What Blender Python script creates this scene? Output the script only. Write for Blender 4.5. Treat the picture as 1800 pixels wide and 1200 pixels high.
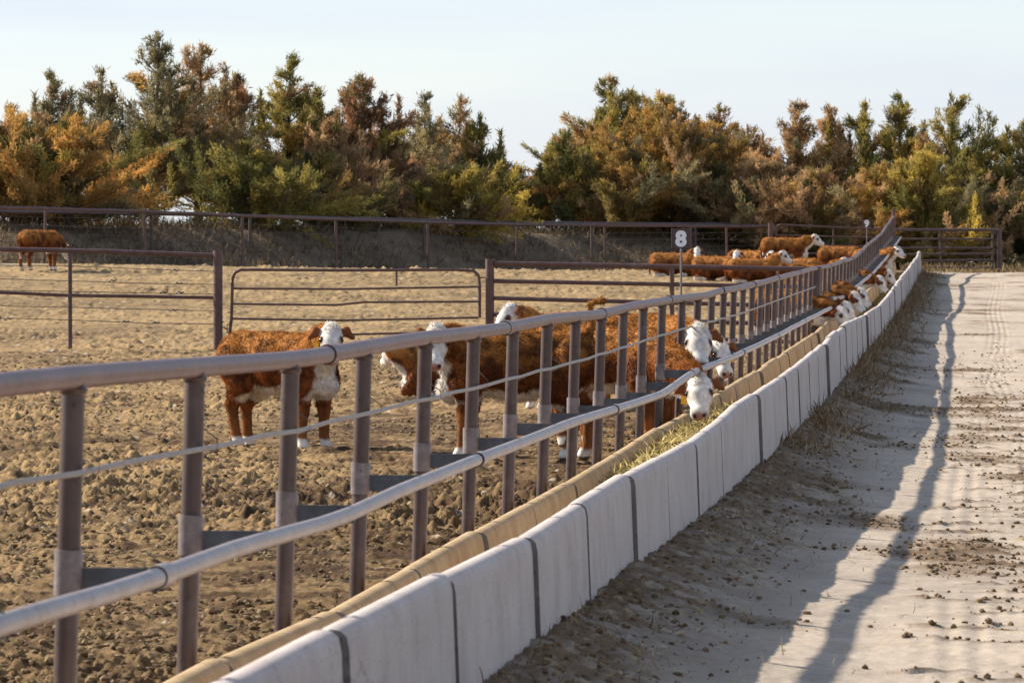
import bpy, bmesh, math, random
import numpy as np
from mathutils import Vector, Matrix

for o in list(bpy.data.objects):
    bpy.data.objects.remove(o)
S = bpy.context.scene
C = S.collection
random.seed(3)
RS = np.random.RandomState(7)
R = math.radians

# ------------------------------------------------------------------ camera
ZC = 1.85                      # eye height above the near road
F = 8900.0                     # focal length in pixels of the 1800 px photo
XV, YH = 1722.0, 420.0         # where the bunk direction and the horizon meet
YAW = math.atan((XV - 900) / F)
PITCH = math.atan((600 - YH) / F)
cam_d = bpy.data.cameras.new('camera')
cam_d.sensor_width = 36
cam_d.lens = F / 1800 * 36
cam_d.clip_start, cam_d.clip_end = 0.5, 9000
cam_d.dof.use_dof = True
cam_d.dof.focus_distance = 45
cam_d.dof.aperture_fstop = 15
cam = bpy.data.objects.new('camera', cam_d)
C.objects.link(cam)
cam.location = (0, 0, ZC)
cam.rotation_euler = (R(90) - PITCH, 0, YAW)
S.camera = cam

# ------------------------------------------------------------------ light
SUN_EL, SUN_AZ = R(31.5), R(21)  # from the left, 27 degrees beyond square
to_sun = Vector((-math.cos(SUN_EL) * math.cos(SUN_AZ), math.cos(SUN_EL) * math.sin(SUN_AZ), math.sin(SUN_EL)))
sun_d = bpy.data.lights.new('sun', 'SUN')
sun_d.energy = 5.0
sun_d.angle = R(0.5)
sun_d.color = (1.0, 0.91, 0.79)
sun = bpy.data.objects.new('sun', sun_d)
C.objects.link(sun)
sun.location = (-30, 20, 40)
sun.rotation_euler = (-to_sun).to_track_quat('-Z', 'Y').to_euler()

W = bpy.data.worlds.new('World')
S.world = W
W.use_nodes = True
nt = W.node_tree
nt.nodes.clear()
wo = nt.nodes.new('ShaderNodeOutputWorld')
bg = nt.nodes.new('ShaderNodeBackground')
bg.inputs['Strength'].default_value = 0.10
sky = nt.nodes.new('ShaderNodeTexSky')
sky.sky_type = 'NISHITA'
sky.sun_disc = False
sky.sun_elevation = SUN_EL
sky.sun_rotation = math.atan2(to_sun.x, to_sun.y)
sky.altitude = 700
sky.air_density = 1.0
sky.dust_density = 1.0
sky.ozone_density = 1.3
# thin high cirrus veil over the sky
tc = nt.nodes.new('ShaderNodeTexCoord')
mp = nt.nodes.new('ShaderNodeMapping')
mp.inputs['Scale'].default_value = (3.0, 3.0, 26.0)
mp.inputs['Rotation'].default_value = (0.0, 0.06, 0.3)
nz = nt.nodes.new('ShaderNodeTexNoise')
nz.inputs['Scale'].default_value = 1.6
nz.inputs['Detail'].default_value = 6
nz.inputs['Roughness'].default_value = 0.50
mr = nt.nodes.new('ShaderNodeMapRange')
mr.inputs['From Min'].default_value = 0.3
mr.inputs['From Max'].default_value = 0.75
mr.inputs['To Min'].default_value = 0.50
mr.inputs['To Max'].default_value = 0.92
mx = nt.nodes.new('ShaderNodeMix')
mx.data_type = 'RGBA'
mx.inputs[7].default_value = (3.85, 4.20, 5.05, 1)
nt.links.new(tc.outputs['Generated'], mp.inputs['Vector'])
nt.links.new(mp.outputs['Vector'], nz.inputs['Vector'])
nt.links.new(nz.outputs['Fac'], mr.inputs['Value'])
sep = nt.nodes.new('ShaderNodeSeparateXYZ')
nt.links.new(tc.outputs['Generated'], sep.inputs[0])
mz = nt.nodes.new('ShaderNodeMapRange')
mz.interpolation_type = 'SMOOTHSTEP'
for nm_, v_ in (('From Min', 0.10), ('From Max', 0.62), ('To Min', 1.0), ('To Max', 0.30)): mz.inputs[nm_].default_value = v_
nt.links.new(sep.outputs['Z'], mz.inputs['Value'])
mm_ = nt.nodes.new('ShaderNodeMath'); mm_.operation = 'MULTIPLY'
nt.links.new(mr.outputs['Result'], mm_.inputs[0]); nt.links.new(mz.outputs['Result'], mm_.inputs[1])
nt.links.new(mm_.outputs[0], mx.inputs[0])
nt.links.new(sky.outputs['Color'], mx.inputs[6])
nt.links.new(mx.outputs[2], bg.inputs['Color'])
nt.links.new(bg.outputs['Background'], wo.inputs['Surface'])

S.view_settings.view_transform = 'Standard'
S.view_settings.look = 'None'
S.view_settings.gamma = 1
S.view_settings.exposure = 0.90
S.render.engine = 'CYCLES'
S.cycles.max_bounces = 6
S.cycles.use_denoising = True

# ------------------------------------------------------------------ photo geometry
RM = Matrix.Rotation(YAW, 3, 'Z') @ Matrix.Rotation(R(90) - PITCH, 3, 'X')
def ray(px, py):
    return RM @ Vector(((px - 900) / F, -(py - 600) / F, -1.0))
def PY(px, py, Y):             # point of a sight line at depth Y
    d = ray(px, py)
    return Vector((d.x * Y / d.y, Y, ZC + d.z * Y / d.y))
def PX(px, py, X):             # point of a sight line at lateral distance X
    d = ray(px, py)
    return Vector((X, d.y * X / d.x, ZC + d.z * X / d.x))
def profile(X, pts, before=None):
    q = sorted((p.y, p.z) for p in (PX(a, b, X) for a, b in pts))
    ys = np.array([a for a, b in q]); zs = np.array([b for a, b in q])
    return lambda y: np.interp(y, ys, zs)

# ------------------------------------------------------------------ numpy noise
def _hash(ix, iy, iz, seed):
    h = (ix.astype(np.int64) * 374761393 + iy.astype(np.int64) * 668265263 + iz.astype(np.int64) * 2147483647 + seed * 974634777) & 0xffffffff
    h = ((h ^ (h >> 13)) * 1274126177) & 0xffffffff
    h = ((h ^ (h >> 16)) * 2246822519) & 0xffffffff
    return ((h ^ (h >> 15)) & 0xffffff) / float(0xffffff)
def noise2(x, y, seed=0):
    ix, iy = np.floor(x), np.floor(y)
    fx, fy = x - ix, y - iy
    fx = fx * fx * (3 - 2 * fx); fy = fy * fy * (3 - 2 * fy)
    z = np.zeros_like(ix)
    a = _hash(ix, iy, z, seed); b = _hash(ix + 1, iy, z, seed)
    c = _hash(ix, iy + 1, z, seed); d = _hash(ix + 1, iy + 1, z, seed)
    return (a + (b - a) * fx) * (1 - fy) + (c + (d - c) * fx) * fy - 0.5
def fbm2(x, y, octv=4, seed=0, gain=0.5):
    s = 0; a = 1
    for k in range(octv):
        s = s + a * noise2(x * 2 ** k + 17.3 * k, y * 2 ** k - 9.1 * k, seed + k); a *= gain
    return s
def noise3(p, seed=0):
    i = np.floor(p); f = p - i
    f = f * f * (3 - 2 * f)
    o = 0
    for dx in (0, 1):
        for dy in (0, 1):
            for dz in (0, 1):
                w = (f[..., 0] if dx else 1 - f[..., 0]) * (f[..., 1] if dy else 1 - f[..., 1]) * (f[..., 2] if dz else 1 - f[..., 2])
                o = o + w * _hash(i[..., 0] + dx, i[..., 1] + dy, i[..., 2] + dz, seed)
    return o - 0.5
def worley2(x, y, seed=0):
    ix, iy = np.floor(x), np.floor(y)
    best = np.full(x.shape, 9.0); val = np.zeros(x.shape)
    for dx in (-1, 0, 1):
        for dy in (-1, 0, 1):
            cx, cy = ix + dx, iy + dy
            z = np.zeros_like(ix)
            d = (cx + _hash(cx, cy, z, seed) - x) ** 2 + (cy + _hash(cx, cy, z, seed + 5) - y) ** 2
            m = d < best
            best = np.where(m, d, best); val = np.where(m, _hash(cx, cy, z, seed + 9), val)
    return np.sqrt(best), val

# ------------------------------------------------------------------ mesh helpers
def np_mesh(name, verts, faces, mats=(), col=None, smooth=True, mat_idx=None):
    me = bpy.data.meshes.new(name)
    verts = np.asarray(verts, np.float32)
    faces = [np.asarray(f, np.int32) for f in (faces if isinstance(faces, (list, tuple)) else [faces]) if len(f)]
    nl = sum(f.size for f in faces); nf = sum(len(f) for f in faces)
    me.vertices.add(len(verts)); me.vertices.foreach_set('co', verts.ravel())
    me.loops.add(nl); me.polygons.add(nf)
    li = np.concatenate([f.ravel() for f in faces])
    tot = np.concatenate([np.full(len(f), f.shape[1], np.int32) for f in faces])
    st = np.concatenate([[0], np.cumsum(tot)[:-1]]).astype(np.int32)
    me.loops.foreach_set('vertex_index', li)
    me.polygons.foreach_set('loop_start', st)
    me.polygons.foreach_set('loop_total', tot)
    me.polygons.foreach_set('use_smooth', np.full(nf, smooth))
    for m in mats: me.materials.append(m)
    if mat_idx is not None: me.polygons.foreach_set('material_index', np.asarray(mat_idx, np.int32))
    me.update(calc_edges=True)
    if col is not None:
        col = np.asarray(col, np.float32)
        if col.shape[1] == 3: col = np.hstack([col, np.ones((len(col), 1), np.float32)])
        at = me.color_attributes.new('Col', 'FLOAT_COLOR', 'POINT')
        at.data.foreach_set('color', col.ravel())
    return me
def link(name, me, parent=None, loc=None):
    o = bpy.data.objects.new(name, me); C.objects.link(o)
    if parent is not None: o.parent = parent
    if loc is not None: o.location = loc
    return o
def tag(o, label=None, cat=None, group=None, kind=None):
    if label: o['label'] = label
    if cat: o['category'] = cat
    if group: o['group'] = group
    if kind: o['kind'] = kind
    return o
def empty(name, loc, label, cat, group=None, rz=0):
    o = bpy.data.objects.new(name, None); C.objects.link(o)
    o.empty_display_size = 0.2
    o.location = loc; o.rotation_euler = (0, 0, rz)
    return tag(o, label, cat, group)

class MB:
    """collects tubes, boxes and lofts into one mesh"""
    def __init__(s): s.v = []; s.q = []; s.t = []; s.n = 0; s.mi = []
    def add(s, v, quads=(), tris=()):
        v = np.asarray(v, float).reshape(-1, 3)
        s.v.append(v)
        if len(quads): s.q.append(np.asarray(quads, int) + s.n)
        if len(tris): s.t.append(np.asarray(tris, int) + s.n)
        s.n += len(v)
    def tube(s, pts, r, seg=12, cap=True):
        pts = [Vector(p) for p in pts]
        rr = r if hasattr(r, '__len__') else [r] * len(pts)
        V = []
        up = Vector((0, 0, 1))
        for i, p in enumerate(pts):
            d = (pts[min(i + 1, len(pts) - 1)] - pts[max(i - 1, 0)]).normalized()
            a = d.cross(up)
            if a.length < 0.05: a = d.cross(Vector((0, 1, 0)))
            a.normalize(); b = a.cross(d)
            for k in range(seg):
                t = 2 * math.pi * k / seg
                V.append(p + (a * math.cos(t) + b * math.sin(t)) * rr[i])
        Q = []
        for i in range(len(pts) - 1):
            for k in range(seg):
                k2 = (k + 1) % seg
                Q.append((i * seg + k, i * seg + k2, (i + 1) * seg + k2, (i + 1) * seg + k))
        T = []
        if cap:
            V += [pts[0], pts[-1]]
            n0 = len(V) - 2; m = (len(pts) - 1) * seg
            for k in range(seg):
                k2 = (k + 1) % seg
                T.append((n0, k2, k)); T.append((n0 + 1, m + k, m + k2))
        s.add([tuple(p) for p in V], Q, T)
    def box(s, c, size, rot=None):
        c = Vector(c); V = []
        for x in (-1, 1):
            for y in (-1, 1):
                for z in (-1, 1):
                    p = Vector((x * size[0] / 2, y * size[1] / 2, z * size[2] / 2))
                    if rot is not None: p = rot @ p
                    V.append(tuple(c + p))
        s.add(V, [(0, 1, 3, 2), (4, 6, 7, 5), (0, 4, 5, 1), (2, 3, 7, 6), (0, 2, 6, 4), (1, 5, 7, 3)])
    def build(s, name, mat, parent=None, smooth=True, loc=None, sharp=40):
        fs = []
        if s.q: fs.append(np.concatenate(s.q))
        if s.t: fs.append(np.concatenate(s.t))
        off = np.zeros(3)
        v = np.concatenate(s.v)
        if parent is not None:
            off = np.array(parent.matrix_basis.translation)
        elif loc is not None: off = np.array(loc)
        me = np_mesh(name, v - off, fs, [mat], smooth=smooth)
        if smooth and sharp: me.set_sharp_from_angle(angle=R(sharp))
        return link(name, me, parent, loc if parent is None else None)

# ------------------------------------------------------------------ materials
def mat(name, rough=0.8, metal=0.0, spec=0.3):
    m = bpy.data.materials.new(name); m.use_nodes = True
    t = m.node_tree
    b = t.nodes['Principled BSDF']
    b.inputs['Roughness'].default_value = rough
    b.inputs['Metallic'].default_value = metal
    b.inputs['Specular IOR Level'].default_value = spec
    return m, t, b
def node(t, typ, **kw):
    n = t.nodes.new(typ)
    for k, v in kw.items():
        if k.startswith('i_'):
            n.inputs[k[2:].replace('_', ' ')].default_value = v
        else: setattr(n, k, v)
    return n
def ramp(t, src, stops):
    r = t.nodes.new('ShaderNodeValToRGB')
    el = r.color_ramp.elements
    el[0].position, el[0].color = stops[0][0], (*stops[0][1], 1)
    el[1].position, el[1].color = stops[-1][0], (*stops[-1][1], 1)
    for p, c in stops[1:-1]:
        e = el.new(p); e.color = (*c, 1)
    t.links.new(src, r.inputs['Fac'])
    return r.outputs['Color']
def objpos(t, scale=(1, 1, 1), geo=True):
    if geo:
        g = t.nodes.new('ShaderNodeNewGeometry'); s = g.outputs['Position']
    else:
        g = t.nodes.new('ShaderNodeTexCoord'); s = g.outputs['Object']
    m = node(t, 'ShaderNodeMapping'); m.inputs['Scale'].default_value = scale
    t.links.new(s, m.inputs['Vector'])
    return m.outputs['Vector']
def nz_(t, vec, scale, detail=5, rough=0.55):
    n = node(t, 'ShaderNodeTexNoise', i_Scale=scale, i_Detail=detail, i_Roughness=rough)
    t.links.new(vec, n.inputs['Vector'])
    return n.outputs['Fac']
def mixc(t, fac, a, b, blend='MIX'):
    m = t.nodes.new('ShaderNodeMix'); m.data_type = 'RGBA'; m.blend_type = blend
    for i, s in ((0, fac), (6, a), (7, b)):
        if hasattr(s, 'is_output'): t.links.new(s, m.inputs[i])
        else: m.inputs[i].default_value = s if i == 0 else (*s, 1)
    return m.outputs[2]
def bump(t, b, src, strength, dist):
    n = node(t, 'ShaderNodeBump', i_Strength=strength, i_Distance=dist)
    t.links.new(src, n.inputs['Height'])
    t.links.new(n.outputs['Normal'], b.inputs['Normal'])

def steel(name, c0, c1, c2, rough=0.5, metal=0.0, scl=9, spec=0.5):
    m, t, b = mat(name, rough, metal, spec)
    v = objpos(t)
    n1 = nz_(t, v, scl, 6, 0.65)
    col = ramp(t, n1, [(0.3, c0), (0.52, c1), (0.72, c2)])
    n2 = nz_(t, v, scl * 6, 4, 0.6)
    r2 = ramp(t, n2, [(0.60, (0, 0, 0)), (0.70, (1, 1, 1))])
    col = mixc(t, r2, col, tuple(x * 0.55 for x in c0))
    t.links.new(col, b.inputs['Base Color'])
    bump(t, b, n2, 0.25, 0.003)
    return m
M_RAIL = steel('painted rail pipe', (0.105, 0.046, 0.038), (0.138, 0.070, 0.062), (0.185, 0.108, 0.098), 0.46, 0.0, 5, 0.35)
M_POST = steel('weathered post pipe', (0.052, 0.026, 0.022), (0.072, 0.043, 0.037), (0.110, 0.074, 0.064), 0.42, 0.0, 5, 0.5)
M_NECK = steel('worn neck pipe', (0.20, 0.155, 0.145), (0.255, 0.215, 0.205), (0.30, 0.265, 0.26), 0.42, 0.1, 5, 0.4)
M_COLLAR = steel('grey steel collar', (0.12, 0.09, 0.085), (0.19, 0.155, 0.15), (0.25, 0.22, 0.215), 0.45, 0.1, 14)
M_ARM = steel('dark flat steel', (0.05, 0.05, 0.055), (0.075, 0.085, 0.10), (0.11, 0.12, 0.13), 0.5, 0.2, 10)
M_CABLE = steel('weathered cable', (0.16, 0.125, 0.11), (0.21, 0.18, 0.16), (0.26, 0.23, 0.21), 0.5, 0.2, 20)
M_GATE = steel('brown gate pipe', (0.072, 0.030, 0.026), (0.100, 0.050, 0.044), (0.135, 0.082, 0.072), 0.5, 0.0, 6)
M_DARKPIPE = steel('dark far pipe', (0.06, 0.035, 0.032), (0.085, 0.055, 0.05), (0.12, 0.08, 0.075), 0.55, 0.0, 4)
M_WIRE = steel('rusty wire', (0.06, 0.045, 0.04), (0.09, 0.07, 0.06), (0.13, 0.11, 0.10), 0.6)
M_BLACK = steel('dark gap ring', (0.012, 0.01, 0.01), (0.018, 0.015, 0.015), (0.03, 0.025, 0.025), 0.6)

def concrete(name, dark, mid, light, stain):
    m, t, b = mat(name, 0.85, 0, 0.2)
    v = objpos(t)
    vs = objpos(t, (3, 3, 0.5))
    n1 = nz_(t, v, 3.0, 8, 0.6)
    n2 = nz_(t, vs, 2.2, 5, 0.6)
    n3 = nz_(t, v, 70, 3, 0.5)
    col = ramp(t, n1, [(0.3, dark), (0.5, mid), (0.7, light)])
    col = mixc(t, ramp(t, n2, [(0.50, (0, 0, 0)), (0.80, (0.45, 0.45, 0.45))]), col, stain)
    pores = ramp(t, n3, [(0.32, (1, 1, 1)), (0.38, (0, 0, 0))])
    col = mixc(t, pores, col, tuple(x * 0.6 for x in dark))
    # hairline cracks here and there
    wv = node(t, 'ShaderNodeTexNoise', i_Scale=2.5, i_Detail=5); t.links.new(v, wv.inputs['Vector'])
    ad = t.nodes.new('ShaderNodeMix'); ad.data_type = 'RGBA'; ad.blend_type = 'ADD'; ad.inputs[0].default_value = 0.5
    t.links.new(v, ad.inputs[6]); t.links.new(wv.outputs['Color'], ad.inputs[7])
    vo = node(t, 'ShaderNodeTexVoronoi', feature='DISTANCE_TO_EDGE', i_Scale=0.8); t.links.new(ad.outputs[2], vo.inputs['Vector'])
    ck = ramp(t, vo.outputs['Distance'], [(0.0, (0.6, 0.6, 0.6)), (0.006, (0, 0, 0))])
    ck = mixc(t, ramp(t, nz_(t, v, 0.9, 3), [(0.52, (1, 1, 1)), (0.58, (0, 0, 0))]), ck, (0, 0, 0))
    col = mixc(t, ck, col, tuple(x * 0.55 for x in dark))
    t.links.new(col, b.inputs['Base Color'])
    bump(t, b, nz_(t, v, 60, 5, 0.6), 0.22, 0.004)
    return m
M_CONC = concrete('pale cast concrete', (0.42, 0.355, 0.315), (0.50, 0.435, 0.395), (0.55, 0.49, 0.45), (0.40, 0.33, 0.27))
M_LIP = concrete('feed stained concrete', (0.30, 0.20, 0.10), (0.41, 0.29, 0.155), (0.48, 0.36, 0.22), (0.26, 0.16, 0.07))

M_ENDF = concrete('grimy shaded concrete end', (0.14, 0.12, 0.105), (0.21, 0.185, 0.165), (0.28, 0.25, 0.225), (0.15, 0.125, 0.105))  # joint end faces: grime and shade both put into this darker grey
def col_mat(name, rough=0.9, noise=0.0, nscale=20, bumpd=0.0, bs=60, spec=0.15):
    m, t, b = mat(name, rough, 0, spec)
    a = node(t, 'ShaderNodeVertexColor', layer_name='Col')
    c = a.outputs['Color']
    v = objpos(t)
    if noise:
        n = nz_(t, v, nscale, 6, 0.65)
        g = ramp(t, n, [(0.25, (1 - noise,) * 3), (0.5, (1,) * 3), (0.75, (1 + noise * 0.8,) * 3)])
        c = mixc(t, 1.0, c, g, 'MULTIPLY')
    t.links.new(c, b.inputs['Base Color'])
    if bumpd:
        bump(t, b, nz_(t, v, bs, 6, 0.7), 0.8, bumpd)
    return m
M_PEN = col_mat('trampled manure ground', 0.95, 0.42, 26, 0.02, 34, 0.1)
M_ROAD = col_mat('packed sandy road', 0.95, 0.16, 18, 0.008, 45, 0.1)
M_CLOD = col_mat('dry dirt clod', 0.95, 0.3, 40, 0.006, 80, 0.1)
M_HIDE = col_mat('calf hide', 0.85, 0.25, 30, 0.004, 90, 0.15)

def leafy(name, transl=0.35):
    m = bpy.data.materials.new(name); m.use_nodes = True
    t = m.node_tree; t.nodes.clear()
    o = t.nodes.new('ShaderNodeOutputMaterial')
    a = node(t, 'ShaderNodeVertexColor', layer_name='Col')
    d = t.nodes.new('ShaderNodeBsdfDiffuse'); tr = t.nodes.new('ShaderNodeBsdfTranslucent')
    mxs = t.nodes.new('ShaderNodeMixShader'); mxs.inputs[0].default_value = transl
    t.links.new(a.outputs['Color'], d.inputs['Color']); t.links.new(a.outputs['Color'], tr.inputs['Color'])
    t.links.new(d.outputs[0], mxs.inputs[1]); t.links.new(tr.outputs[0], mxs.inputs[2])
    t.links.new(mxs.outputs[0], o.inputs['Surface'])
    return m
M_LEAF = leafy('cedar foliage', 0.35)
M_STRAW = leafy('dry straw', 0.35)
M_COAT = leafy('calf hair', 0.42)
def bark():
    m, t, b = mat('cedar bark', 0.9)
    v = objpos(t, (6, 6, 1))
    t.links.new(ramp(t, nz_(t, v, 3, 6), [(0.3, (0.045, 0.03, 0.022)), (0.7, (0.13, 0.095, 0.075))]), b.inputs['Base Color'])
    return m
M_BARK = bark()
def plain(name, c, rough=0.6, var=0.15, scl=20, spec=0.4):
    m, t, b = mat(name, rough, 0, spec)
    v = objpos(t, geo=False)
    t.links.new(ramp(t, nz_(t, v, scl, 5), [(0.3, tuple(x * (1 - var) for x in c)), (0.7, tuple(min(1, x * (1 + var)) for x in c))]), b.inputs['Base Color'])
    return m
M_PLATE = plain('brown sign plate', (0.075, 0.045, 0.042), 0.5)
M_NUM = plain('white sign numeral', (0.80, 0.80, 0.80), 0.5, 0.04)
M_SIGNPOLE = plain('thin sign pole', (0.20, 0.17, 0.17), 0.5)
M_TAG = plain('yellow plastic tag', (0.78, 0.42, 0.02), 0.4, 0.1)
M_EYE = plain('dark wet eye', (0.012, 0.008, 0.006), 0.12, 0.1, 20, 0.6)

# ------------------------------------------------------------------ measured lines of the bunk and its fence
XR, XN, XCB, XL, XO = -2.755, -2.50, -2.705, -2.66, -1.87
rail_pts = [(0, 675), (150, 660), (350, 645), (525, 632), (720, 597), (820, 586), (887, 577), (967, 560.5), (1050, 553.5), (1117, 537),
            (1167, 529), (1200, 524), (1240, 519.5), (1265, 511.5), (1300, 506), (1323, 501), (1360, 491), (1380, 485), (1404, 479.5), (1430, 472),
            (1457, 468), (1480, 460), (1500, 454), (1513, 443), (1525, 430), (1540, 419), (1551, 409), (1557, 399), (1565, 389), (1573, 378)]
neck_pts = [(0, 1097), (250, 1025), (400, 967), (600, 912), (700, 862), (833, 810), (900, 785), (1000, 744), (1080, 720), (1167, 692), (1213, 657),
            (1300, 622), (1365, 591), (1415, 564), (1465, 539)]
neck2_pts = [(1463, 525), (1481, 523), (1502, 507), (1535, 480), (1559, 453), (1571, 435), (1588, 412)]
cable_pts = [(0, 855), (135, 830), (350, 790), (525, 755), (700, 713), (850, 678), (1033, 630), (1200, 578), (1300, 552), (1433, 504)]
lip_pts = [(300, 1188), (500, 1103), (617, 1053), (757, 975), (858, 917), (955, 872), (1043, 818), (1083, 797.5), (1120, 772), (1158, 749),
           (1195, 732), (1290, 672), (1349, 638), (1385, 615), (1439, 578), (1469, 549), (1502, 528), (1535, 502), (1560, 478), (1585, 440)]
wall_pts = [(430, 1163), (590, 1094), (733, 1025), (925, 934), (1025, 877), (1100, 830), (1170, 798), (1233, 763), (1286, 714), (1325, 690), (1361, 669),
            (1391, 648), (1421, 624), (1451, 597), (1484, 570), (1517, 553), (1544, 538), (1559, 522), (1580, 492), (1595, 474), (1610, 453), (1620, 434)]
base_pts = [(850, 1200), (932, 1134), (1025, 1057), (1099, 1002), (1196, 936), (1267, 879), (1321, 825), (1375, 783), (1437, 717), (1505, 639),
            (1527, 613), (1547, 591), (1563, 568), (1591, 529), (1600, 513), (1609, 493), (1618, 480)]
z_rail = profile(XR, rail_pts); z_neck = profile(XN, neck_pts); z_neck2 = profile(XN, neck2_pts); z_cable = profile(XCB, cable_pts)
z_lip = profile(XL, lip_pts); z_wall = profile(XO, wall_pts); z_base0 = profile(-1.82, base_pts)
def smooth_prof(fn, w):
    ys = np.arange(0, 240, 1.0); k = np.exp(-0.5 * (np.arange(-int(3 * w), int(3 * w) + 1) / w) ** 2); k /= k.sum()
    v = np.convolve(np.pad(fn(ys), len(k) // 2, mode='edge'), k, mode='valid')
    return lambda y: np.interp(y, ys, v)
z_base = smooth_prof(z_base0, 3)
END_Y = 163.0

# ------------------------------------------------------------------ terrain
_gy = [0, 15, 37, 60, 86, 110, 130, 150, 166, 260]
_gz = [-1.80, -1.84, -1.95, -1.93, -1.86, -1.64, -1.30, -0.97, -0.88, -1.0]
def fence_y(x): return 163.2 + (x + 11.5) * 2.83 if False else np.interp(x, [-60, -27.5, -12.4, 0], [112, 138, 166, 178])
def pen_base(x, y):
    x = np.asarray(x, float); y = np.asarray(y, float)
    g = np.interp(y, _gy, _gz)
    w_ = np.clip((-3.1 - x) / 3.2, 0, 1); w_ = w_ * w_ * (3 - 2 * w_)
    g = g * w_ + np.minimum(g, np.interp(y, [0, 86, 110, 130, 150, 166, 260], [0, -1.86, -1.72, -1.52, -1.25, -1.1, -1.1])) * (1 - w_)
    s = np.interp(y, [0, 84, 140, 166, 260], [0, 0.002, 0.019, -0.028, 0.0])
    g = g + s * np.clip(-2.8 - x, 0, 40)
    d = y - fence_y(x)                       # beyond the far fence: the bank under the trees
    rise = np.interp(d, [-2, 1.2, 8, 24, 60], [0, 0, 1, 1, 0.2])
    rise = rise * rise * (3 - 2 * rise)
    top = np.interp(x, [-50, -25, -12, -7, -3, 10], [0.30, 0.30, 0.15, -0.2, -0.75, -0.9]) + 0.16 * noise2(x * 0.25, y * 0.25, 91) + 0.14 * fbm2(x * 0.8, y * 0.8, 3, 93)
    g = g + np.maximum(top - g, 0) * rise
    return g + ZC
def pen_relief(x, y):
    amp = 0.40 + 1.1 * np.clip(fbm2(x * 0.3, y * 0.2, 3, 31) + 0.45, 0, 1)
    h = 0.06 * fbm2(x * 0.35, y * 0.35, 3, 5)
    h = h + amp * 0.060 * fbm2(x * 3.0, y * 3.0, 3, 11, 0.6)
    c = fbm2(x * 9.5, y * 9.5, 3, 21, 0.75)
    h = h + amp * (0.050 * np.abs(c) + 0.020 * c)
    c2 = fbm2(x * 21, y * 21, 2, 27, 0.8)
    h = h + amp * 0.020 * np.clip(c2, -0.1, 1)
    w2, v2 = worley2(x * 2.1 + 0.35 * noise2(x * 4, y * 4, 28), y * 2.1 + 0.35 * noise2(x * 4, y * 4, 29), 23)
    h = h - amp * 0.12 * np.clip(0.40 - w2, 0, 1) * (v2 > 0.35)      # hoof prints
    w, v = worley2(x * 5.0, y * 5.0, 33)
    h = h + amp * 0.10 * np.clip(0.36 - w + 0.12 * c, 0, 0.2) * (v > 0.72)
    return h
def pen_h(x, y):
    x = np.asarray(x, float); y = np.asarray(y, float)
    near = np.clip((fence_y(x) - y) / 4, 0.15, 1)
    return pen_base(x, y) + near * pen_relief(x, y)

def road_base(x, y):
    x = np.asarray(x, float); y = np.asarray(y, float)
    b = z_base(np.maximum(y, 12.5))
    drop = np.interp(x, [-1.9, -1.75, -1.1, -0.5, 0.5, 30], [0.0, 0.02, -0.15, -0.20, -0.21, -0.3])
    far = np.interp(y, [0, 60, 120, 165, 260], [1, 1, 0.8, 0.15, 0.0])
    g = b + drop * far
    d = y - 170
    return g - 0.006 * np.clip(d, 0, 100)
def tracks(x, y):
    """tyre marks of the feed truck along the road"""
    out = np.zeros_like(x); tread = np.zeros_like(x)
    for k, (off, wd, ph, dep, dr, y0, y1) in enumerate(((-0.22, 0.20, 0.0, 0.8, 0.000, 0, 60), (0.10, 0.16, 1.7, 0.6, 0.004, 0, 90), (0.55, 0.24, 0.6, 1, -0.002, 10, 170), (1.05, 0.2, 2.2, 0.8, 0.006, 0, 120),
                                              (0.85, 0.2, 3.1, 0.6, -0.009, 30, 170), (1.9, 0.3, 1.1, 0.9, 0.0, 0, 170), (2.6, 0.25, 2.6, 0.8, -0.010, 40, 150))):
        c = off + dr * (y - 25) + 0.16 * np.sin(y * 0.05 + ph) + 0.07 * np.sin(y * 0.13 + 2 * ph)
        u = (x - c) / wd
        m = np.exp(-(u ** 2) ** 2) * np.interp(y, [y0 - 2, y0 + 5, y1 - 8, y1], [0, 1, 1, 0]) * np.clip(0.45 + 1.8 * noise2(x * 0.9, y * 0.16, 81 + k), 0, 1)
        ribs = 0.5 + 0.5 * np.cos(u * (9 + 2 * k % 5) + ph)
        out = out + dep * m * (-0.011 + 0.011 * ribs)
        yy = y + 0.55 * noise2(x * 1.3, y * 0.5, 85 + k) + 0.06 * noise2(x * 9, y * 3, 87 + k)
        per = 0.95 + 0.1 * k
        line = np.clip((np.cos(yy * 2 * math.pi / per + ph) - 0.93) * 20, 0, 1)
        tread = tread + dep * np.clip(np.exp(-(u / 1.5) ** 4) * np.interp(y, [y0 - 2, y0 + 5, 60, 95], [0, 1, 1, 0.3]) * 1.2, 0, 1) * line * np.clip((noise2(x * 2.2, y * 0.9, 71 + k) + 0.10) * 5, 0, 1)
    return out, tread
def road_h(x, y):
    x = np.asarray(x, float); y = np.asarray(y, float)
    tr, td = tracks(x, y)
    bank = np.clip(1 - np.abs(x + 1.55) / 0.75, 0, 1)
    h = 0.04 * fbm2(x * 0.5, y * 0.35, 3, 41) + 0.007 * fbm2(x * 5, y * 5, 3, 43) + 0.0045 * fbm2(x * 22, y * 22, 2, 45)
    h = h + tr + 0.045 * np.clip(td, 0, 1) * (0.45 + 0.9 * noise2(x * 14, y * 14, 49))
    patch = np.clip(fbm2(x * 0.9, y * 0.45, 3, 47) - 0.16, 0, 0.3) * 3
    w, v = worley2(x * 8, y * 8, 51)
    h = h + np.clip(patch + 1.2 * bank - 0.25, 0, 1) * (0.05 * np.clip(0.45 - w, 0, 1) + 0.03 * fbm2(x * 9, y * 9, 3, 53))
    return road_base(x, y) + h

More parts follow.
